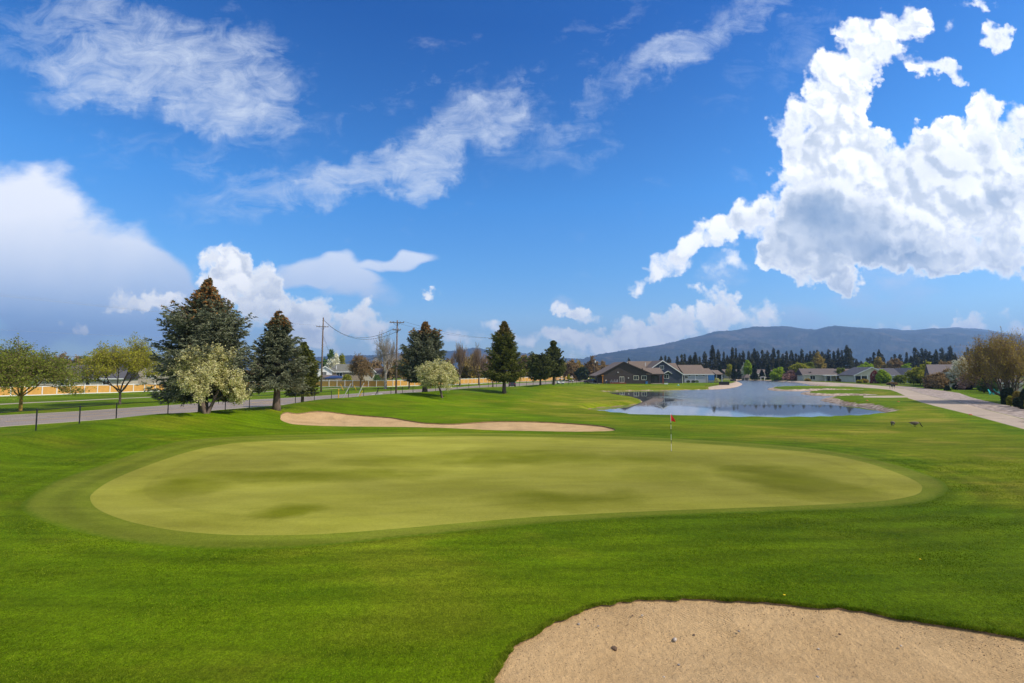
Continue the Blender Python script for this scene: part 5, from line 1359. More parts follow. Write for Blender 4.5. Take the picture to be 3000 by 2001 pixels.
for dx, h0, h1, sg, lb in ((-.5, 15.9, 11.1, 2.6, 'upper dark cable sagging between the tall pole and the mound pole'), (.6, 15.7, 10.9, 2.7, 'second sagging dark cable just below its twin between the two poles')):
    wire(top(P1, h0, .3), top(P2, h1, dx), sg, lb, WIRE, .03, group=G0)
wire(top(P1, 6.8), top(P2, 7.3), .9, 'low dark cable hanging between the two tall poles above the grey roof', WIRE, .035, group=G0)
for dx, lb in ((-1.0, 'left wire of the pair running from the mound pole toward the lone spruce'), (1.0, 'right wire of the pair running from the mound pole toward the lone spruce')):
    wire(top(P2, 12.35, dx), top(P3, 12.1, dx), .7, lb, WIRE, .018, group=G0)
wire(top(P3, 12.1, .8), top(P4, 10.1, .8), 1.0, 'thin wire running from behind the lone spruce to the slim pale pole', WIREL, .007, group=G0)
wire(top(P4, 10.1, -.8), (px_at(1640, 230), 230, 11.0), .8, 'pale wire leaving the slim pole toward the far bare trees', WIREL, .02, group=G0)
wire(top(P4, 10.1, .8), (px_at(1840, 190), 190, 9.6), .6, 'pale wire passing over the dark brown house roof', WIREL, .02, group=G0)
# guy wires with their guards
def guy(px, Y, ptop, col, label, dx, L=2.4, name='guy_guard'):
    x, y, z = foot(px, Y); d = (Vector(ptop) - Vector((x, y, z))).normalized() if ptop else Vector((dx, 0, 1)).normalized()
    e = Vector((x, y, z)) + d * L
    o = MB().tube([(x, y, z - .1), tuple(e)], .055, 8).build(name, col); tag(o, label, 'guy guard', 'guards on the guy wires behind the mound')
    return (x, y, z)
g1 = guy(1003, 60, None, GALV, 'longer white slanting guy-wire guard beside the yellow marker post', .55, 2.3); g2 = guy(1045, 62, None, GALV, 'second white slanting guy-wire guard, right of the longer one', .48, 2.2)
guy(1050, 63, None, YELP, 'yellow slanting guy-wire guard tight against a white one', .52, 1.2); guy(1008, 112, None, YELP, 'yellow slanting guard against the board fence, leftmost of its pair', -.55, 1.6); guy(1045, 112, None, YELP, 'yellow slanting guard against the board fence, right of its pair', -.5, 1.3)
guy(1096, 68, None, WOODP, 'thin brown slanting guy rod by the fence end', .45, 1.7)
for i, (px, Y) in enumerate(((975, 106), (985, 106.5))): wire(top(P1, 13.0), foot(px + 25, 112), .0, ['steep guy wire falling right from the tall pole', 'second steep guy wire falling right beside the first'][i], WIRE, .014, group='guy wires')
x, y, z = foot(993, 60); m = MB(); m.lathe([(.06, -.2), (.06, 1.2), (.075, 1.22), (.075, 1.3), (.02, 1.34)], 10); o = m.build('marker_post', YELP, smooth=False); o.location = (x, y, z); tag(o, 'upright yellow marker post behind the mound', 'marker post')
x, y, z = foot(1716, 172); r = empty('street_lamp', (x, y, z), 0, 'black street lamp with a small head left of the parked car', 'street lamp')
MB().lathe([(.14, -.1), (.14, .5), (.07, .6), (.055, 4.7)], 10).build('pole', BLACK, r); MB().lathe([(.05, 4.7), (.22, 4.8), (.2, 5.05), (.05, 5.2)], 10).build('lamp_head', BLACK, r)

# ------------------------------------------------------------------ houses by the pond
def house(px, Y, rz, label, cat='house', name='house'):
    x, y, z = foot(px, Y); return empty(name, (x, y, z), rz, label, cat)
h = house(1827, 158, 0, 'dark brown single-storey house with a low gable end facing the pond')
add_gable_y(h, -6.9, 8.9, 0, 15, 3.35, 3.75, B_BROWN, R_TAN, TRIMD, .35, apex=.05)
MB().prism([(-9.2, 2.45), (-6.9, 3.38), (-6.9, 3.56), (-9.2, 2.63)], 'y', -.35, 15).build('porch_roof', R_TAN, h)
MB().prism([(-9.25, 2.28), (-6.88, 3.22), (-6.88, 3.60), (-9.25, 2.66)], 'y', -.46, -.36).build('fascia', TRIMD, h)
for yy in (0, 7, 14): MB().box(-8.75, -8.5, yy, yy + .25, -.2, 2.7).build('post', TRIMD, h)
MB().box(-9, -6.92, 0, 14.5, -.15, .12).build('porch_floor', M_CONC, h)
for x in (3.2 + .9, 6.7): add_window(h, x, 1.35, 1.45, 1.25, trim=CREAM_T)
d = MB().box(-1.35, .15, -.05, -.004, .25, 2.35).build('door', CREAM_T, h)
MB().box(-1.2, -.68, -.075, -.055, .55, 2.2).box(-.5, .02, -.075, -.055, .55, 2.2).build('pane', glass(), d); MB().tube([(-.62, -.12, 1.25), (-.62, -.05, 1.25)], .03, 6).build('handle', BLACK, d)
MB().lathe([(.12, 3.6), (.16, 3.75), (.1, 3.9)], 8, (-1.9, -.1)).build('wall_lamp', TRIM, h); MB().box(1.4, 1.75, -.12, -.003, 1.75, 2.05).build('vent', GALV, h)
MB().box(1.9, 2.15, 3, 3.25, 6.3, 7.35).build('vent_pipe', GALV, h)
MB().box(8.95, 12.6, 2.2, 9, -.2, 3.0).build('wall', B_BROWN, h)
MB().prism([(-.4, 3.05), (4.5, 5.1), (9.4, 3.05), (9.4, 3.23), (4.5, 5.28), (-.4, 3.23)], 'x', 7.4, 13.4).build('roof', R_TAN, h)
MB().box(8.9, 13.43, -.5, -.41, 2.95, 3.26).build('gutter', TRIMD, h)
g = MB().box(9.6, 12.2, 2.15, 2.19, .3, 2.6).build('window', glass(), h); MB().box(10.85, 10.95, 2.08, 2.145, .3, 2.6).box(9.5, 9.6, 2.08, 2.19, .2, 2.7).box(12.2, 12.3, 2.08, 2.19, .2, 2.7).build('frame', TRIMD, g)
MB().box(12.75, 13.15, -.2, .2, -.2, 3.0).build('post', DECK, h); MB().box(8.9, 13.6, -.4, 2.1, -.15, .1).build('porch_floor', M_CONC, h)
x0, y0 = px_at(1827, 158), 158
def local(hx, hy): return (x0 + hx, y0 + hy, gz(x0 + hx, y0 + hy))
r = empty('timber_pillar', local(-7.1, -.8), 0, 'orange timber pillar with a cap before the brown porch', 'pillar'); MB().box(-.14, .14, -.14, .14, 0, 2.6).build('post', ORANGE_W, r); MB().box(-.38, .38, -.28, .28, 2.6, 2.85).build('cap', ORANGE_W, r)
r = empty('deck', local(-2.4, -1.6), 0, 'low red-brown wooden deck before the french doors', 'deck'); MB().box(-2.6, 2.6, -1, 1.3, .25, .38).build('boards', DECK, r); MB().box(-2.6, 2.6, -1.02, -.9, -.2, .24).build('skirt', DECK, r)
for i, (dx, lb) in enumerate(((-2.6, 'pale patio chair at the left end of the red-brown deck'), (-1.7, 'pale patio chair in the middle of the row on the deck'), (-.8 - .1, 'pale patio chair nearest the french doors'))):
    q = local(-2.4 + dx + .6, -1.4); adirondack((q[0], q[1], q[2] + .38), math.pi + .2 * i, lb, plain('pale_plastic', (.30, .31, .35), .5, .1))
q = local(7.3, -.6); r = empty('recycling_bin', q, 0, 'small blue bin against the brown house wall', 'bin'); MB().prism([(-.28, 0), (.28, 0), (.34, .75), (-.34, .75)], 'y', -.28, .28).build('body', BLUET, r); MB().box(-.37, .37, -.32, .32, .75, .83).build('lid', BLUET, r)
q = local(13.6, -.9); r = empty('planter_box', q, 0, 'white planter with green plants beside the brown corner post', 'planter'); MB().box(-.6, .6, -.25, .25, 0, .4).build('box', TRIM, r)
rng = np.random.default_rng(5); V, F = tris_from(rng.uniform((-.55, -.2, .4), (.55, .2, .7), (160, 3)), norm(rng.normal(size=(160, 3)) + [0, 0, 1]), np.full(160, .25), np.full(160, .1), rng); np_mesh('plants', V, [F], ML_MID, r, attr=np.repeat(rng.random(160), 3))
# a person bending down in front of the porch
q = local(-5.9, -1.2)
J = [(0,0,.92),(.02,0,1.05),(.22,0,1.22),(.42,0,1.24),(.52,0,1.16),(.60,0,1.06),(.62,0,.98), (.0,.10,.88),(.06,.11,.48),(-.02,.12,.08),(.14,.12,.04), (.0,-.10,.88),(-.06,-.11,.48),(-.12,-.12,.08),(.04,-.12,.04), (.40,.19,1.18),(.46,.22,.92),(.52,.20,.68),(.54,.19,.60), (.40,-.19,1.18),(.46,-.22,.92),(.52,-.20,.68),(.54,-.19,.60)]
E = [(0,1),(1,2),(2,3),(3,4),(4,5),(5,6),(0,7),(7,8),(8,9),(9,10),(0,11),(11,12),(12,13),(13,14),(3,15),(15,16),(16,17),(17,18),(3,19),(19,20),(20,21),(21,22)]
RD = [(.15,.12),(.15,.12),(.17,.13),(.16,.12),.06,.10,.09,.095,.065,.045,.04,.095,.065,.045,.04,.06,.045,.035,.03,.06,.045,.035,.03]
skin = plain('skin', (.50, .30, .21), .6, .05); pm = skin_figure('person', q, math.radians(200), J, E, RD, skin, 'person in white shirt and blue trousers bending forward before the brown porch', 'person', 1)
def clothes(name, J, E, RD, idx, mat, grow, parent):
    mp = {k: i for i, k in enumerate(idx)}; e = [(mp[a], mp[b]) for a, b in E if a in mp and b in mp]
    o = skin_figure(name, (0, 0, 0), 0, [J[k] for k in idx], e, [tuple(x * grow for x in (RD[k] if isinstance(RD[k], tuple) else (RD[k], RD[k]))) for k in idx], mat, None, None, 1)
    o.parent = parent; return o
clothes('shirt', J, E, RD, [1,2,3,15,16,19,20], plain('white_cloth', (.72, .74, .78), .8, .08), 1.14, pm); clothes('trousers', J, E, RD, [0,7,8,9,11,12,13], plain('blue_cloth', (.03, .07, .22), .8, .1), 1.16, pm); clothes('hair', J, E, RD, [5,6], plain('dark_hair', (.03, .02, .015), .8, .2), 1.12, pm)

h = house(1941, 172, 0, 'navy blue house with a steep white-trimmed gable, right of the brown one')
add_gable_y(h, -7.2, 7.2, 0, 14, 3.15, 4.85, B_NAVY, R_TAN, TRIM, .45)
add_window(h, -.2, 5.0, 1.25, 1.2); add_window(h, 1.35, 1.75, 1.6, 1.3); MB().box(7.05, 7.22, -.06, .1, -.2, 3.1).build('corner_board', TRIM, h)
MB().prism([(.3, 3.35), (1.75, 4.2), (3.2, 3.35), (3.2, 3.5), (1.75, 4.38), (.3, 3.5)], 'y', -.9, -.003).build('window_hood', TRIM, h); MB().lathe([(.08, 4.0), (.1, 4.1)], 8, (3.0, -.1)).build('wall_lamp', TRIM, h)
add_gable_x(h, -9.0, -.5, 5, 19, 3.2, 4.7, B_NAVY, R_TAN, TRIM, .4); add_gable_x(h, 1.5, 8.0, 4, 17, 3.2, 3.95, B_GREY, R_TAN, TRIM, .35)
MB().lathe([(.12, 6.2), (.12, 7.3), (.2, 7.32), (.2, 7.42)], 8, (-4.2, 6.8)).build('vent_pipe', TRIM, h); MB().lathe([(.12, 5.4), (.12, 6.5), (.2, 6.52), (.2, 6.6)], 8, (4.5, 6)).build('vent_pipe', TRIM, h)
h = house(2038, 178, 0, 'light grey sided house with a broad tan roof, right of the navy one')
add_gable_x(h, -4.2, 4.4, 0, 13, 3.15, 3.35, B_GREY, R_TAN, TRIM, .3); add_window(h, -3.5, 1.6, .95, 1.0, trim=CREAM_T)
for x in (-2.3, .4, 3.0): add_window(h, x, 2.5, .7, .3, mull=0)
MB().box(-.15, .02, -.05, -.003, -.2, 3.0).box(4.28, 4.42, -.07, -.003, -.2, 3.0).build('corner_board', TRIM, h)
add_gable_x(h, 4.75, 7.3, 1.5, 11, 3.15, 2.05, B_GREY, R_TAN, TRIM, .3); MB().prism([(.2, 3.0), (5, 4.55), (10, 3.0), (10, 3.18), (5, 4.73), (.2, 3.18)], 'x', 7.62, 10.4).build('porch_roof', R_TAN, h)
for x in (8.0, 10.0): MB().box(x - .16, x + .16, .5, .82, -.2, 3.1).build('post', B_GREY, h)
x, y, z = foot(2084, 176.5); r = empty('tarp_screen', (x, y, z), 0, 'bright blue tarp screen hung on the grey house', 'tarp'); m = MB()
for i in range(12):
    a, b = -1.15 + 2.3 * i / 12, -1.15 + 2.3 * (i + 1) / 12; ya, yb = .05 * math.sin(i * 1.9), .05 * math.sin((i + 1) * 1.9); m.add([(a, ya, .9), (b, yb, .9), (b, yb * .3, 2.75), (a, ya * .3, 2.75), (a, ya + .02, .9), (b, yb + .02, .9), (b, yb * .3 + .02, 2.75), (a, ya * .3 + .02, 2.75)], [(0, 1, 2, 3), (4, 7, 6, 5), (0, 4, 5, 1), (3, 2, 6, 7)])
m.build('sheet', BLUET, r)
for x in (-1.18, 1.18): MB().box(x - .03, x + .03, -.02, .04, 0, 2.8).build('post', BLACK, r)
make_shrub('ornamental_bush', foot(2100, 174), 1.7, 1.9, ML_BLOSSOM, 'pale cream bush beside the blue tarp', seed=3, lsize=.16)
for px, w, lb in ((2016, 1.3, 'low dark shrub at the grey house wall, leftmost of three'), (2030, 1.2, 'low dark shrub at the grey house wall between two others'), (2040, 1.6, 'wide green shrub at the grey house wall, right of the dark ones')):
    make_shrub('low_shrub', foot(px, 176), .9, w, ML_DARK if px < 2035 else ML_MID, lb, seed=px, lsize=.14, n=500, group='shrubs along the grey house')
def screen(px0, px1, Y, hgt, label):
    a, b = foot(px0, Y), foot(px1, Y); r = empty('black_screen', a, 0, label, 'screen'); L = b[0] - a[0]; m = MB(); m.box(0, L, -.02, .02, .02, hgt); m.build('fabric', plain('black_fabric', (.015, .016, .018), .8, .2, 4, .3, 20), r)
    for i in range(5): MB().box(L * i / 4 - .025, L * i / 4 + .025, .021, .08, -.2, hgt + .05).build('post', BLACK, r)
screen(2106, 2136, 150, 1.05, 'larger black fabric screen at the edge of the sandy bank'); screen(2139, 2156, 205, .75, 'smaller black fabric screen beyond the sandy bank')
r = empty('edging_fence', foot(2065, 148), 0, 'row of short brown stakes edging the lawn by the sandy bank', 'fence'); bx, by, bz = foot(2065, 148)
for i in range(12):
    px = 2065 + i * 4.2; Y = 134 + i * 1.5; x, y, z = foot(px, Y); MB().box(x - bx - .05, x - bx + .05, y - by - .05, y - by + .05, z - bz - .2, z - bz + .42).build('stake', DECK, r)
x, y, z = foot(1986, 142); r = empty('sprinkler_box', (x, y, z), 0, 'small teal valve cover with a white cap on the far lawn', 'valve cover'); MB().lathe([(.4, 0), (.38, .12), (.1, .16)], 10).build('cover', TEAL, r); MB().lathe([(.1, .1), (.1, .4), (.04, .45)], 8, (.15, 0)).build('cap', TRIM, r)

# ------------------------------------------------------------------ houses across the road
h = house(400, 140, .35, 'two-storey tan house with white-edged gable behind the board fence')
add_gable_y(h, -7.0, 7.0, 0, 12, 5.6, 3.1, B_TAN, R_GREY, TRIM, .5); add_window(h, 3.4, 2.9, 2.1, 1.8); add_window(h, -2.8, 2.9, 1.6, 1.6)
MB().lathe([(.1, 8.2), (.1, 9.3), (.2, 9.32), (.18, 9.5)], 8, (.4, 2)).build('vent_pipe', GALV, h)
h = house(245, 126, .3, 'long house with dark grey roof seen between the two maples')
add_gable_x(h, -9.5, 8.5, 0, 9.5, 3.1, 3.3, B_TAN, R_DARK, TRIM, .5); add_window(h, -3.4, .9, 3.0, 1.6, mull=2); add_window(h, 1.0, .9, .9, 1.5, mull=0); add_window(h, 5, .9, 1.4, 1.4)
for x in (-6, 0): MB().box(x, x + .5, 1.6, 2.0, 4.3, 4.7).build('roof_vent', GALV, h)
h = house(952, 168, .38, 'small white house with a front gable and a dark window')
add_gable_y(h, -2.35, 2.35, 0, 9, 4.6, 1.6, B_WHITE, R_GREY, TRIM, .35); add_window(h, -.2, 2.9, 1.3, 1.4, mull=2, trim=TRIM)
MB().prism([(-3.2, 2.3), (-.01, 3.1), (-.01, 3.25), (-3.2, 2.45)], 'x', -.9, 4.2).build('porch_roof', R_BROWN, h); MB().box(-.8, 4.0, -2.8, -.01, -.2, 2.3).build('porch_wall', B_STONE, h)
MB().prism([(-4.5, 3.2), (-2.37, 5.2), (-2.37, -.2), (-4.5, -.2)], 'y', 2, 9).build('side_wing', B_WHITE, h)
h = house(1014, 172, .3, 'brown stone house with a large mossy grey hip roof')
add_gable_x(h, -6.1, 7.5, 0, 11, 4.4, 2.6, B_STONE, R_GREEN, TRIM, .5, hip=3.2); add_window(h, -2.3, 2.4, 1.9, 1.5, mull=1)
MB().lathe([(.13, 5.0), (.13, 6.3), (.22, 6.35), (.22, 6.5)], 8, (-3.4, 1.3)).build('vent_pipe', TRIM, h)
h = house(1077, 160, .3, 'narrow tan house with a sharp gable behind the bare trees')
add_gable_y(h, -2.35, 2.35, 0, 9, 4.4, 2.3, B_TAN, R_BROWN, TRIM, .4); add_window(h, 1.3, 2.2, .9, 1.9, mull=0, arch=True); add_gable_x(h, 2.6, 6, 3, 9, 3.6, 1.8, B_TAN, R_BROWN, TRIM, .3)
x, y, z = foot(983, 158); r = empty('canopy_tent', (x, y, z), 0, 'navy blue garden canopy on slim poles behind the board fence', 'canopy')
MB().add([(-2.9, -1.6, 2.45), (2.9, -1.6, 2.45), (2.9, 1.6, 2.45), (-2.9, 1.6, 2.45), (-1.2, 0, 3.1), (1.2, 0, 3.1), (-2.9, -1.6, 2.15), (2.9, -1.6, 2.15), (2.9, 1.6, 2.15), (-2.9, 1.6, 2.15)], [(0, 1, 5, 4), (1, 2, 5), (2, 3, 4, 5), (3, 0, 4), (0, 6, 7, 1), (1, 7, 8, 2), (2, 8, 9, 3), (3, 9, 6, 0)]).build('canvas', NAVYC, r)
for a in (-2.8, 2.8):
    for b in (-1.5, 1.5): MB().box(a - .05, a + .05, b - .05, b + .05, -.1, 2.4).build('pole', BLACK, r)

# ------------------------------------------------------------------ houses on the right
h = house(2188, 245, 0, 'little brown-roofed pavilion with white posts on the far shore', 'pavilion', 'pavilion')
MB().add([(-2.4, -2, 2.5), (2.4, -2, 2.5), (2.4, 2, 2.5), (-2.4, 2, 2.5), (0, 0, 4.3)], [(0, 1, 4), (1, 2, 4), (2, 3, 4), (3, 0, 4), (3, 2, 1, 0)]).build('roof', R_BROWN, h)
for a in (-2, .1, 2): MB().box(a - .1, a + .1, -1.8, -1.6, -.2, 2.5).build('post', TRIM, h)
MB().box(-2, 2, 1.4, 1.6, -.2, 2.4).build('wall', B_TAN, h)
h = house(2234, 238, 0, 'white garden pergola between dark conifers', 'pergola', 'pergola')
for a in (-.9, .9): MB().box(a - .12, a + .12, -.12, .12, -.2, 2.1).build('post', TRIM, h)
MB().box(-1.25, 1.25, -.2, .2, 2.1, 2.35).build('beam', TRIM, h)
for i, (px, Y, w, lb) in enumerate(((2195, 275, 12, 'low tan house half hidden behind the pavilion'), (2150, 280, 9, 'low tan house behind the slender yellow tree'), (2245, 280, 11, 'low grey-roofed house behind the white pergola'))):
    h = house(px, Y, .1, lb); add_gable_x(h, -w / 2, w / 2, 0, 9, 2.8, 2.2, B_TAN, R_BROWN, TRIM, .5); add_window(h, -1.5, .9, 1.4, 1.2); add_window(h, 2.2, .9, 1.4, 1.2)
h = house(2408, 205, -.32, 'cream house with brown-grey roof and a white patio cover on posts')
add_gable_x(h, -7, 5.4, 0, 11, 2.7, 2.5, B_CREAM, R_BROWN, CREAM_T, .5); add_window(h, -3.5, .7, 1.8, 1.5); d = MB().box(1.9, 3.3, -.05, -.004, .0, 2.1).build('door', glass(), h); MB().box(1.8, 1.9, -.08, -.004, 0, 2.2).box(3.3, 3.4, -.08, -.004, 0, 2.2).box(2.55, 2.65, -.08, -.051, 0, 2.1).build('frame', TRIM, d)
MB().box(.2, 6.6, -3.2, -.1, 2.25, 2.5).build('patio_cover', TRIM, h)
for a in (.35, 2.4, 4.4, 6.4): MB().box(a - .1, a + .1, -3.1, -2.9, -.2, 2.25).build('post', TRIM, h)
h = house(2462, 215, -.32, 'brown-roofed house half hidden by the olive and red trees')
add_gable_x(h, -7, 7, 0, 11, 2.7, 2.4, B_CREAM, R_BROWN, CREAM_T, .5); add_window(h, 1, .8, 2, 1.4)
h = house(2554, 182, -.28, 'cream gabled house with a charcoal roof and corner porch by the path')
add_gable_y(h, -5.6, 5.6, 0, 16, 2.75, 2.9, B_CREAM, R_DARK, TRIM, .5); add_window(h, 1.2, .9, 1.5, 1.4, mull=1)
MB().box(-5.9, -1.6, -.04, -.004, 0, 2.4).build('porch_shade_panel', glass(), h)  # flat dark pane on the wall, standing in for the porch's shaded depth
for a in (-5.7, -3.6, -1.6): MB().box(a - .11, a + .11, -.45, -.2, -.2, 2.7).build('post', TRIM, h)
h = house(2625, 180, -.25, 'pale grey house with wide charcoal roof, right of the cream gabled one')
add_gable_y(h, 2.6, 10.6, 0, 14, 2.6, 2.7, B_GREY, R_DARK, TRIM, .5); add_gable_x(h, -8.5, 2.3, 2, 13, 2.6, 2.6, B_GREY, R_DARK, TRIM, .4); add_window(h, -5, .8, 1.3, 1.4, y=2); add_window(h, -2.8, .2, 1.2, 2.0, y=2)
h = house(2850, 124, -.62, 'large pale house with a wooden stair behind the white-flowering tree')
add_gable_x(h, -8, 8, 0, 12, 3.0, 2.9, B_PINK, shingle('rosy_shingles', (.19, .155, .145)), TRIM, .5); add_window(h, -4.5, 1.0, 1.5, 1.5); add_window(h, 2.0, 1.0, 2.2, 1.6, mull=2); add_window(h, 5.5, 1.0, 1.4, 1.5)
MB().box(-1.2, 3.8, -2.6, -.01, .6, .75).build('deck', DECK, h)
rl = MB(); rl.box(-1.2, 3.8, -2.6, -2.52, 1.55, 1.63)
for i in range(11): rl.box(-1.2 + i * .49, -1.14 + i * .49, -2.6, -2.54, .75, 1.55)
rl.build('railing', BLACK, h)
h = house(2945, 92, -.75, 'small tan outbuilding behind the clipped evergreens', 'shed', 'shed'); add_gable_x(h, -2.2, 2.2, 0, 4, 2.0, .7, B_TAN, R_BROWN, TRIM, .2); add_window(h, 0, .8, .8, .7)
x, y, z = foot(2721, 140); r = empty('patio_umbrella', (x, y, z), 0, 'open cream patio umbrella on the right lawns', 'umbrella')
MB().lathe([(.035, -.1), (.035, 2.4)], 8).build('pole', TRIM, r); cp = MB(); n = 8; cp.v = [(0, 0, 2.55)] + [(1.35 * math.cos(6.283 * i / n), 1.35 * math.sin(6.283 * i / n), 1.95) for i in range(n)] + [(1.35 * math.cos(6.283 * i / n), 1.35 * math.sin(6.283 * i / n), 1.8) for i in range(n)]; cp.f = [(0, 1 + i, 1 + (i + 1) % n) for i in range(n)] + [(1 + i, 9 + i, 9 + (i + 1) % n, 1 + (i + 1) % n) for i in range(n)]; cp.build('canopy', CLOTHW, r); MB().lathe([(.3, 0), (.3, .08), (.05, .12)], 10).build('base', BLACK, r)
for i, (px, Y, lb) in enumerate(((2903, 88, 'teal garden chair on the right lawn, nearest the green bush'), (2915, 90, 'second teal garden chair just right of the first'))): adirondack(foot(px, Y), .5 + i, lb)
x, y, z = foot(2612, 119); r = empty('ball_washer', (x, y, z), 0, 'dark ball washer with bin and post beside the cart path', 'ball washer')
MB().lathe([(.04, -.1), (.04, .5), (.2, .5), (.22, .95), (.1, 1.0)], 10).build('washer', BLACK, r); MB().lathe([(.1, 1.0), (.13, 1.1), (.05, 1.2)], 8).build('knob', BLACK, r); MB().box(-.58, -.52, -.03, .03, -.1, 1.35).build('post', BLACK, r); MB().lathe([(.03, -.1), (.03, .5), (.17, .5), (.19, .9), (.12, .93)], 10, (.55, 0)).build('bin', BLACK, r)

# ------------------------------------------------------------------ vehicles
x, y, z = foot(1500, 133); make_car((x, y, gz(x, y) + .01), R(22 + 90 + 180 - 20), (.035, .035, .05), 'dark blue-grey SUV on the road right of the lone dark green spruce', 'suv', 'suv', 'SUV')
x, y, z = foot(1729, 172); make_car((x, y, z + .01), R(-40), (.10, .07, .085), 'dark maroon-grey sedan parked left of the brown house', 'sedan')
golf_cart(foot(1642, 160), R(20), 'white golf cart with a green bag by the end of the black fence'); golf_cart(foot(1674, 190), R(70), 'white golf cart farther away on the road side, right of the other cart')

# ------------------------------------------------------------------ on the course
x, y = on(1967, 1319, 0); z = gz(x, y); r = empty('flagstick', (x, y, z), 0, 'white golf flagstick with a red pennant standing on the green', 'flagstick')
MB().lathe([(.011, -.1), (.011, 2.13), (.006, 2.15)], 8).build('pole', plain('flagstick_white', (.72, .72, .68), .4, .05), r); b_ = MB()
for a, c in ((.42, .62), (.95, 1.25), (1.5, 1.62)): b_.lathe([(.0125, a), (.0125, c)], 8)
b_.build('band', plain('flagstick_dark', (.05, .05, .05), .4, .05), r)
fl = MB(); nx, nz = 9, 8
for j in range(2):
    for i in range(nx + 1):
        for k in range(nz + 1):
            s, t = i / nx, k / nz; drop = .42 * s ** 1.2; hh = .42 * (1 - .88 * s)
            fl.v.append((.012 + .27 * s, .05 * math.sin(s * 7 + t * 1.5) * s + .02 * math.sin(t * 9) * s + j * .003, 2.11 - drop - hh * t))
n1 = (nx + 1) * (nz + 1)
for j in range(2):
    for i in range(nx):
        for k in range(nz):
            a = j * n1 + i * (nz + 1) + k; q = (a, a + 1, a + nz + 2, a + nz + 1); fl.f.append(q if j == 0 else q[::-1])
fl.build('flag', plain('red_cloth', (.72, .02, .015), .75, .06, 6), r, True)
MB().lathe([(.054, .002), (.054, .006)], 16).build('cup', BLACK, r)
gx, gy = on(2616, 1246, 0); make_goose((gx, gy, gz(gx, gy)), R(60), 'goose grazing with its back turned, left of the other goose')
gx, gy = on(2679, 1247, 0); make_goose((gx, gy, gz(gx, gy)), R(-12), 'goose grazing side-on with its neck down, right of the other goose')
for i, (px, py) in enumerate(((2540, 1174), (2632, 1177.5), (2843, 1216))):
    x, y, z = ground_at(px, py); r_ = MB(); r_.lathe([(.16, -.02), (.13, .07), (.04, .1)], 8); o = r_.build('course_marker', plain('orange_marker', (.62, .16, .03), .6, .1)); o.location = (x, y, z)
    tag(o, ['low orange course marker farthest from the cart path', 'low orange course marker between the pond tongue and the path', 'low orange course marker at the very edge of the cart path'][i], 'marker')
ST = [(1800,1903,.13,'largest brown stone lying on the bunker sand'),(1977,1876,.11,'pale tan stone, second largest on the bunker sand'),(1695,1830,.07,'grey pebble near the left lip of the bunker'),(1853,1804,.055,'dark pebble below the far lip, left one of a close pair'),(1881,1804,.06,'dark pebble below the far lip, right one of a close pair'),
      (2165,1850,.055,'brown pebble alone right of the pale tan stone'),(2033,1861,.05,'small pebble just beyond the pale tan stone'),(2398,1902,.05,'white pebble in the middle of the right half of the sand'),(1989,1949,.06,'brown pebble between the big stone and the near edge'),(2137,1931,.05,'brown pebble low in the middle of the sand'),
      (1945,1986,.06,'brown pebble nearest the camera left of centre'),(2395,1985,.07,'pale stone nearest the camera right of centre'),(2460,1859,.055,'brown pebble high in the right half of the sand'),(2614,1957,.05,'dark pebble low in the right half of the sand'),(1985,1757,.05,'pebble lying right on the far lip of the bunker'),(1715,1816,.045,'dark pebble beside the grey pebble near the left lip'),(2640,1893,.05,'white pebble far right on the sand'),(1752,1835,.05,'brown pebble just below the grass tuft in the sand')]
for i, (px, py, s, lb) in enumerate(ST): make_stone(px, py, s, lb, i + 3, (.55, .46, .36) if 'pale' in lb or 'white' in lb else ((.22, .19, .16) if 'grey' in lb else (.27, .17, .10)), 'stones on the near bunker')
def tuft(px, py, n, label, sp=.14, L=.11, seed=1):
    rng = np.random.default_rng(seed); x, y = on(px, py, -.12); z = gz(x, y) - .10
    P = np.column_stack([rng.normal(size=n) * sp, rng.normal(size=n) * sp * .6, np.zeros(n)]); D = norm(np.column_stack([rng.normal(size=n) * .5, rng.normal(size=n) * .5, np.ones(n)]))
    V, F = tris_from(P, D, L * rng.uniform(.4, 1.1, n), np.full(n, .008), rng)
    o = np_mesh('grass_tuft', V, [F], MATS['grass_blades'], attr=np.repeat(rng.random(n) * .6, 3)); o.location = (x, y, z); tag(o, label, 'grass tuft')
tuft(1752, 1790, 260, 'ragged grass tuft growing inside the near bunker below its lip', seed=4); tuft(1955, 1764, 90, 'small grass tuft at the far lip of the near bunker', .07, .07, 5)
for i, (px, py, lb) in enumerate(((2298, 1751, 'yellow dandelion flower just above the far bunker lip'), (2696, 1645, 'tiny yellow dandelion out in the rough grass'))):
    x, y, z = ground_at(px, py); r = empty('dandelion', (x, y, z), 0, lb, 'flower'); MB().lathe([(.018, .045), (.024, .052), (.012, .058)], 10).build('flower_head', plain('dandelion_yellow', (.85, .58, .01), .7, .1), r); MB().tube([(0, 0, -.01), (0, 0, .047)], .003, 5).build('stem', ML_MID, r)

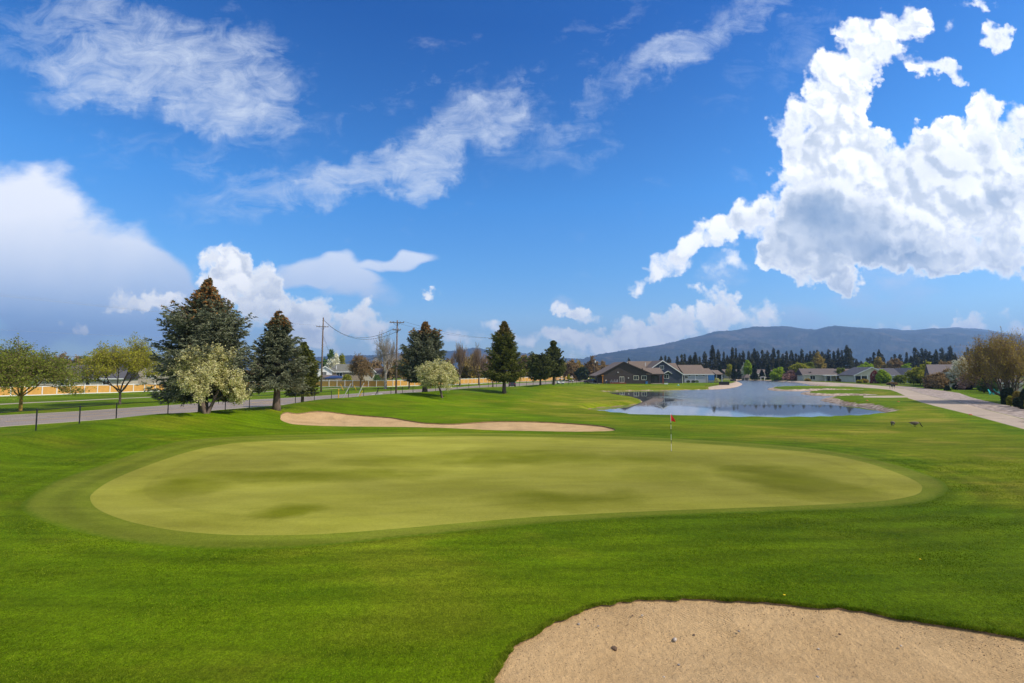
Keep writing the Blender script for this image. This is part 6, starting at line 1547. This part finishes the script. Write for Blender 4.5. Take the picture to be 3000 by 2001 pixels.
# ------------------------------------------------------------------ trees along the road and behind the houses
B = 'bare spring trees along the road'
def bare(px, Y, top_py, w, label, seed, **k):
    kw = dict(seed=seed, leaves=0, depth=5, spread=.55, upright=.45, trunk=.22, kids=(2, 3), group=B, twig_r=1.1); kw.update(k)
    return tree_at(make_broadleaf, 'bare_tree', px, Y, top_py, w, label, 'bare tree', **kw)
bare(1057, 134, 1036, 58, 'small bare tree with sparse rusty buds before the honey board fence', 31, leaves=1.2, leaf=ML_RUST, lsize=.2, jitter=.2)
bare(1130, 120, 972, 78, 'tall slender pale-barked bare tree left of the mound pole', 32, bark=ML_PALE, upright=.6, spread=.45, trunk=.3, twig_r=.9, twigmat=ML_PALE)
bare(1347, 143, 1003, 52, 'tall bare tree standing between the flowering tree and the lone spruce', 33, upright=.6, spread=.45, trunk=.3, twig_r=1.2)
bare(1403, 150, 1012, 56, 'bare brown tree close to the left side of the lone dark green spruce', 34, twig_r=1.2)
bare(1199, 121, 1040, 70, 'bare brown tree half behind the broad rounded spruce', 35, leaves=2, leaf=ML_GOLD, lsize=.22)
bare(1262, 128, 1035, 60, 'bare tree whose trunk shows under the broad rounded spruce', 36, twig_r=1.2)
def fuzzy(px, Y, top_py, w, leaf, label, seed, name='tree', cat='tree', **k):
    kw = dict(seed=seed, leaf=leaf, depth=4, spread=.7, upright=.4, trunk=.2, leaves=5, lsize=.0032 * Y, jitter=.5, kids=(2, 3), twig_r=1.5, group='background trees'); kw.update(k)
    return tree_at(make_broadleaf, name, px, Y, top_py, w, label, cat, **kw)
fuzzy(1150, 165, 1045, 60, ML_RUST, 'brown twiggy tree behind the slender pale-barked tree', 41, leaves=2.5); fuzzy(1188, 170, 1040, 66, ML_RUST, 'brown twiggy tree filling the gap right of the mound pole', 42, leaves=2.5)
fuzzy(1375, 185, 1042, 62, ML_GOLD, 'golden-brown tree behind the board fence, right of the flowering tree', 43, leaves=5); fuzzy(1432, 190, 1040, 50, ML_RUST, 'brown tree peeping past the left edge of the lone spruce', 44, leaves=3)
fuzzy(1100, 180, 1052, 40, ML_RUST, 'brown twiggy tree behind the narrow tan house', 45, leaves=2); fuzzy(1315, 188, 1052, 40, ML_RUST, 'low brown tree behind the flowering tree crown', 46, leaves=2.5)
fuzzy(1535, 200, 1040, 44, ML_RUST, 'reddish bare tree between the lone spruce and the round pine', 47, leaves=2.5); fuzzy(1560, 205, 1045, 34, ML_GOLD, 'brown tree just left of the round-headed pine', 48, leaves=2.5)
fuzzy(966, 190, 1030, 34, ML_MID, 'tall green tree behind the white house', 49, leaves=7); fuzzy(976, 180, 1042, 30, ML_WHITE, 'white-flowering tree between the white house and mossy roof', 50, leaves=8, name='blossom_tree', cat='blossom tree')
fuzzy(998, 210, 1042, 18, ML_YELLOW, 'small yellow-green tree peeping over the mossy hip roof', 51, leaves=6); fuzzy(915, 180, 1055, 30, ML_RUST, 'brown tree left of the tall brown utility pole', 52, leaves=3)
fuzzy(190, 170, 1040, 90, ML_RUST, 'rusty tree crown behind the dark grey roof', 53, leaves=5); fuzzy(250, 175, 1046, 60, ML_MID, 'green tree behind the dark grey roof, right of the rusty one', 54, leaves=5); fuzzy(300, 175, 1052, 50, ML_RUST, 'low brown tree left of the tan gable', 55, leaves=3)
fuzzy(1680, 215, 1057, 42, ML_RUST, 'brown leafless tree in the gap right of the tall pine', 56, leaves=3.5); fuzzy(1697, 222, 1062, 26, ML_GOLD, 'slim golden-brown tree left of the street lamp', 57, leaves=3); fuzzy(1735, 225, 1050, 40, ML_RUST, 'brown tree behind the slim pale pole', 58, leaves=3.5); fuzzy(1768, 240, 1062, 40, ML_RUST, 'brown tree above the left eave of the brown house', 59, leaves=3); fuzzy(1655, 230, 1066, 26, ML_GOLD, 'small brown tree touching the right edge of the tall pine', 60, leaves=3)
fuzzy(1705, 200, 1078, 26, ML_DARK, 'dark compact tree left of the street lamp by the board fence', 61, leaves=9, twigmat=ML_DARK)
make_shrub('hanging_shrub', foot(1017, 152), 3.4, 3.0, ML_YELLOW, 'olive willow-like shrub beside the blue garden canopy', seed=8, n=1500, lsize=.3); make_shrub('garden_shrub', foot(1104, 150), 3.2, 2.2, ML_MID, 'green shrub at the right corner of the narrow tan house', seed=9, n=900, lsize=.25)
tree_at(make_broadleaf, 'maple_tree', -70, 52, 985, 200, 'olive maple cut by the left edge of the view', 'maple tree', seed=71, leaf=ML_OLIVE, trunk=.24, depth=5, spread=.62, upright=.55, leaves=1.25, lsize=.17, jitter=.3, r0=.16, kids=(2, 3))
tree_at(make_broadleaf, 'young_tree', 566, 80, 1075, 60, 'young tree with thin trunk across the road behind the flowering tree', 'young tree', seed=72, leaf=ML_OLIVE, trunk=.35, depth=4, spread=.6, upright=.4, leaves=6, lsize=.16, jitter=.3, kids=(2, 3))
tree_at(make_broadleaf, 'young_tree', 1667, 150, 1098, 14, 'tiny staked sapling on the lawn right of the tall pine', 'young tree', seed=73, leaf=ML_YELLOW, trunk=.4, depth=3, spread=.5, upright=.6, leaves=6, lsize=.2, jitter=.2, kids=(1, 2), r0=.05)
# ------------------------------------------------------------------ right shore gardens
def bush(px, Y, top_py, w, leaf, label, seed, kind='round', cat='shrub', name='garden_shrub', n=1100, ls=None):
    x, y, z = foot(px, Y, .05); H = at(px, top_py, Y)[2] - z
    return make_shrub(name, (x, y, z), H, w * Y / FPX, leaf, label, cat, seed=seed, kind=kind, n=n, lsize=ls or .0028 * Y)
fuzzy(2280, 226, 1080, 32, ML_LIME, 'bright lime-green round tree on the far shore', 81, leaves=14, spread=.9, upright=.15, name='lime_tree'); fuzzy(2313, 222, 1087, 36, ML_PINK, 'pink-flowering low tree between the lime and yellow trees', 82, leaves=11, spread=.95, upright=.1, name='blossom_tree', cat='blossom tree')
fuzzy(2342, 222, 1064, 38, ML_YELLOW, 'tall yellow-green tree right of the pink-flowering one', 83, leaves=9); fuzzy(2369, 224, 1066, 36, ML_OLIVE, 'olive-green tree touching the tall yellow-green one', 84, leaves=9); fuzzy(2394, 285, 1036, 27, ML_GOLD, 'tall golden tree with upright stems before the pines', 85, leaves=6, upright=.8, spread=.35)
fuzzy(2192, 268, 1059, 15, ML_LIME, 'narrow lime-green tree behind the pavilion', 86, leaves=9, upright=.8, spread=.4); fuzzy(2183, 270, 1070, 13, ML_WHITE, 'small whitish tree left of the narrow lime-green one', 87, leaves=7, name='blossom_tree', cat='blossom tree'); fuzzy(2138, 262, 1071, 10, ML_YELLOW, 'slender yellow tree right of the grey house porch', 88, leaves=7, upright=.8, spread=.35)
fuzzy(2465, 205, 1082, 32, ML_OLIVE, 'olive round tree in front of the brown-roofed house', 89, leaves=9, spread=.9); fuzzy(2482, 203, 1092, 24, ML_RED, 'small red-leaved tree right of the olive round tree', 90, leaves=8, spread=.9)
fuzzy(2586, 168, 1089, 27, ML_LIME, 'fresh green tree beside the dark red columnar one', 91, leaves=13, spread=.8); bush(2562, 170, 1087, 20, ML_RED, 'dark red columnar evergreen before the cream gabled house', 92, 'column', 'columnar tree', 'columnar_tree', 1500, .3)
fuzzy(2530, 240, 1066, 50, ML_LIME, 'lime-green crown behind the charcoal roof', 93, leaves=8); fuzzy(2578, 245, 1051, 36, ML_GOLD, 'golden-brown crown behind the cream gable peak', 94, leaves=7); fuzzy(2618, 240, 1054, 44, ML_RUST, 'rusty orange crown behind the charcoal roofs', 95, leaves=10); fuzzy(2660, 235, 1070, 36, ML_LIME, 'lime-green crown right of the rusty orange one', 96, leaves=8)
fuzzy(2715, 148, 1068, 82, ML_YELLOW, 'wide yellow-green tree behind the cream patio umbrella', 97, leaves=8, spread=.9); fuzzy(2768, 140, 1064, 56, ML_RUST, 'brown twiggy tree right of the wide yellow-green one', 98, leaves=3, depth=5); fuzzy(2790, 128, 1085, 46, ML_RUST, 'leafless tree with a dark trunk left of the white-flowering tree', 99, leaves=1.5, depth=5)
fuzzy(2828, 117, 1049, 66, ML_WHITE, 'white-flowering pear tree before the large pale house', 100, leaves=7, upright=.6, spread=.55, trunk=.22, name='blossom_tree', cat='blossom tree', lsize=.22, jitter=.25)
fuzzy(2875, 110, 1078, 70, ML_PINK, 'pinkish budding tree right of the white-flowering pear', 101, leaves=.8, depth=5); fuzzy(2905, 112, 1060, 40, ML_RUST, 'reddish budding tree left of the great golden willow', 102, leaves=4, depth=5)
fuzzy(2860, 240, 1052, 22, ML_LIME, 'lime-green crown far behind the large pale house', 103, leaves=8)
tree_at(make_broadleaf, 'willow_tree', 2974, 66, 966, 180, 'great golden-brown willow at the right edge above the clipped evergreens', 'willow tree', seed=104, leaf=ML_GOLD, trunk=.13, depth=5, spread=.38, upright=.9, leaves=.6, lsize=.14, jitter=.3, r0=.2, twig_r=.8, stems=4, kids=(2, 3), n_limb=16)
bush(2637, 165, 1101, 32, ML_OLIVE, 'loose olive shrub before the pale grey house', 105); bush(2675, 158, 1104, 24, ML_OLIVE, 'tall olive shrub right of the pale grey gable', 106); bush(2695, 152, 1103, 24, ML_YELLOW, 'yellow-green shrub left of the cream patio umbrella', 107)
bush(2531, 176, 1113, 18, ML_GOLD, 'brown rounded shrub at the cream house corner', 108); bush(2518, 174, 1116, 13, ML_YELLOW, 'low yellow shrub at the corner porch post', 109); bush(2612, 150, 1122, 22, ML_RUST, 'low rusty shrub bed behind the ball washer', 110)
bush(2396, 210, 1105, 11, ML_LIME, 'small lime-green ball of a shrub before the dark hedge', 111); bush(2395, 214, 1100, 30, ML_DARK, 'tall dark hedge left of the white patio cover', 112, 'column'); bush(2373, 208, 1093, 16, ML_DARK, 'small dark round tree at the left end of the cream house', 113)
bush(2366, 203, 1112, 12, ML_GOLD, 'tiny brown mound shrub on the far bank', 114); bush(2745, 134, 1118, 24, ML_DARK, 'dark spreading shrub right of the cream patio umbrella', 115); bush(2460, 198, 1112, 14, ML_GOLD, 'low yellow-brown shrub under the olive round tree', 116)
bush(2773, 107, 1131, 11, ML_DARK, 'small dark cone shrub standing alone on the right lawn', 117, 'cone'); bush(2800, 113, 1128, 16, ML_DARK, 'clipped dark shrub left of the pear tree trunk', 118); bush(2816, 114, 1129, 14, ML_DARK, 'clipped dark shrub touching the pear tree trunk', 119); bush(2835, 114, 1128, 16, ML_DARK, 'clipped dark shrub right of the pear tree trunk', 120)
bush(2880, 96, 1113, 30, ML_MID, 'blue-green shrub behind the teal chairs', 121); bush(2907, 93, 1110, 22, ML_MID, 'taller fresh green shrub right behind the teal chairs', 122); bush(2895, 104, 1130, 26, ML_DARK, 'dark low shrubs under the pale house steps', 123)
for i, (px, Y, tp, w, lf, k, lb) in enumerate(((2938, 63, 1141, 12, ML_DARK, 'column', 'clipped dark column evergreen, leftmost of the clump at the gravel'), (2948, 62, 1138, 12, ML_DARK, 'column', 'clipped dark column evergreen, second in the clump at the gravel'), (2959, 61.5, 1137, 13, ML_DARK, 'column', 'clipped dark column evergreen, third and tallest in the clump'), (2955, 59, 1162, 14, ML_YELLOW, 'round', 'yellow-green round shrub squeezed among the dark evergreens'), (2977, 58, 1148, 22, ML_GOLD, 'round', 'brown twiggy shrub under the willow trunk'), (2978, 56.5, 1166, 22, ML_DARK, 'round', 'dark clipped ball shrub nearest the gravel'), (3000, 55, 1140, 22, ML_DARK, 'column', 'dark tall evergreen cut by the right edge of the view'), (3010, 53, 1165, 20, ML_YELLOW, 'round', 'yellow shrub at the right edge of the view'))):
    bush(px, Y, tp, w, lf, lb, 130 + i, k, n=2600, ls=.13)
# dark conifers of the far gardens
for i, (px, Y, tp, w, lb) in enumerate(((2150, 245, 1067, 22, 'dark garden spruce on the far shore, right of the slender yellow tree'), (2164, 250, 1064, 20, 'dark garden spruce close left of the pavilion'), (2211, 240, 1066, 28, 'broad dark garden spruce right of the pavilion'), (2210, 232, 1093, 16, 'little green conifer in front of the broad dark spruce'), (2232, 246, 1083, 16, 'small dark conifer behind the white pergola'), (2251, 240, 1063, 24, 'dark conifer left of the dark cluster behind the lime tree'), (2275, 246, 1055, 26, 'dark conifer with a bronze top in the middle behind the lime tree'), (2293, 245, 1051, 26, 'tallest bronze-topped dark conifer right behind the lime tree'), (2110, 240, 1068, 18, 'dark conifer behind the grey house porch'), (2404, 250, 1076, 14, 'small dark conifer above the brown-grey roof'))):
    spruce_at(px, Y, tp, w, 1108, 200 + i, ML_DARK, lb, cat='conifer', whorls=11, per=8, sp=4, clumps=2, csize=.75, gap=.05, group='dark conifers of the far gardens')

# ------------------------------------------------------------------ the pine wood behind: five built, the rest are copies, each a tree of its own
protos = []
def far_proto(i, H, Rr, p):
    rng = np.random.default_rng(300 + i); root = empty('pine_tree', (0, 0, 0), 0, 'dark pine', 'pine tree')
    V, F, tone, wood = spruce_crown(H, p, H * .12, rng, 20, 7, 4, 2, .7, .05, None, .2, .45, .3)
    np_mesh('crown', V, F, ML_FAR, root, attr=tone); m = trunk_mb(H * .97, .3, seed=i); m.build('trunk', ML_BARK, root, True)
    return root
for i, p in enumerate((lambda t: 3.9 * (1 - t) ** .8 * (.85 + .25 * math.sin(t * 17)), lambda t: 3.5 * (1 - t) ** .7 * (.8 + .32 * math.sin(t * 13 + 1)), lambda t: 4.4 * (1 - t) ** .95 * (.85 + .2 * math.sin(t * 15 + 2)), lambda t: 3.3 * (1 - t * t) ** .8 * (.8 + .3 * math.sin(t * 11 + 3)), lambda t: 3.8 * (1 - t) ** .85 * (.8 + .35 * math.sin(t * 19 + 4)))):
    protos.append(far_proto(i, 20.0, 3.5, p))
ORD = 'first second third fourth fifth sixth seventh eighth ninth tenth eleventh twelfth thirteenth fourteenth fifteenth sixteenth seventeenth eighteenth nineteenth twentieth'.split()
rows = [('from the left above the navy and grey roofs', [(1938,1043),(1950,1042),(1961,1043),(1985,1043),(1998,1035.6),(2007,1037),(2023,1041),(2038,1029),(2051,1045),(2066,1027)], 290),
        ('from the left end in the row right of the grey roof', [(2089,1008,1.25),(2106,1021),(2122,1031),(2132,1040),(2148,1017),(2158,1020),(2169,1034),(2179,1028),(2195,1028),(2204,1036),(2212,1018,1.15),(2221,1026)], 300),
        ('from the left in the wood behind the lime tree', [(2235,1022),(2243,1034),(2251,1027),(2262,1035),(2269,1019),(2282,1022),(2295,1034),(2306,1028),(2321,1024),(2334,1033),(2343,1040),(2352,1022),(2366,1033),(2376,1026)], 300),
        ('from the left at the dense wood end', [(2387,1025),(2397,1022),(2411,1027),(2421,1034),(2431,1023),(2446,1028),(2458,1021),(2469,1026),(2484,1011,1.2),(2493,1018),(2500,1045),(2511,1050),(2524,1057)], 300),
        ('from the left in the clump above the cream gable', [(2543,1046),(2552,1044),(2563,1029),(2578,1024,1.1),(2587,1036)], 290),
        ('from the left above the pale grey house', [(2614,1046),(2624,1038),(2640,1038),(2659,1032),(2672,1040),(2684,1015,1.1),(2693,1027),(2704,1020),(2716,1023),(2727,1027)], 270),
        ('from the left above the wide yellow-green tree', [(2737,1038),(2746,1024),(2762,1019),(2775,1034),(2787,1013,1.15),(2799,1036)], 260),
        ('from the left beside the great willow', [(2830,1032),(2839,1018),(2851,1019),(2864,1022),(2878,1010,1.1),(2893,1020),(2908,994),(2922,1002)], 230),
        ('from the left far behind the brown house', [(1843,1049),(1853,1062),(1868,1066)], 330)]
k = 0; rs = random.Random(5)
for place, row, Y0 in rows:
    for j, e in enumerate(row):
        px, tp = e[0], e[1]; w = e[2] if len(e) > 2 else 1.0; Y = Y0 + rs.uniform(-14, 14); x, y, z = foot(px, Y, .2); H = at(px, tp, Y)[2] - z
        lb = '%s pine %s' % (ORD[j], place)
        sc = (w * rs.uniform(.85, 1.1) * (H / 20) ** .5 * Y0 / 290, w * rs.uniform(.85, 1.1), H / 20)
        if k < len(protos):
            r = protos[k]; r.location = (x, y, z); r.scale = sc; r.rotation_euler = (0, 0, rs.uniform(0, 6)); r['label'] = lb; r['group'] = 'pines of the wood behind the houses'
        else: copy_thing(protos[rs.randrange(5)], (x, y, z), rs.uniform(0, 6), sc, lb, 'pines of the wood behind the houses')
        k += 1
# undergrowth mass behind the pine row
def thicket(px0, px1, Y, h, leaf, label, seed, n=9000):
    rng = np.random.default_rng(seed); x0, x1 = px_at(px0, Y), px_at(px1, Y); X = rng.uniform(x0, x1, n); Yy = Y + rng.uniform(-6, 6, n); top = h * (.65 + .25 * np.sin(X * .21 + seed) + .15 * np.sin(X * .73)); P = np.column_stack([X, Yy, rng.random(n) ** .8 * top])
    V, F = tris_from(P, norm(rng.normal(size=(n, 3))), np.full(n, 1.3), np.full(n, 1.0), rng); o = np_mesh('thicket', V, [F], leaf, attr=np.repeat(rng.random(n), 3)); tag(o, label, 'wood', kind='stuff')
thicket(1925, 2530, 325, 12, ML_FAR, 'deep dark mass of the pine wood behind the houses', 1, 16000); thicket(2535, 3150, 310, 8, ML_FAR, 'dark mass of trees behind the right houses', 2, 12000); thicket(-500, 930, 240, 6, ML_RUST, 'brown mass of gardens behind the left houses', 3, 9000); thicket(1100, 1800, 300, 7, ML_RUST, 'brown mass of bare trees behind the board fence', 4, 9000)

fuzzy(2745, 118, 1096, 44, ML_RUST, 'low twiggy tree before the left corner of the large pale house', 171, leaves=1.5, depth=5); fuzzy(2925, 100, 1085, 60, ML_GOLD, 'golden budding tree between the pinkish tree and the willow', 172, leaves=2.5, depth=5)
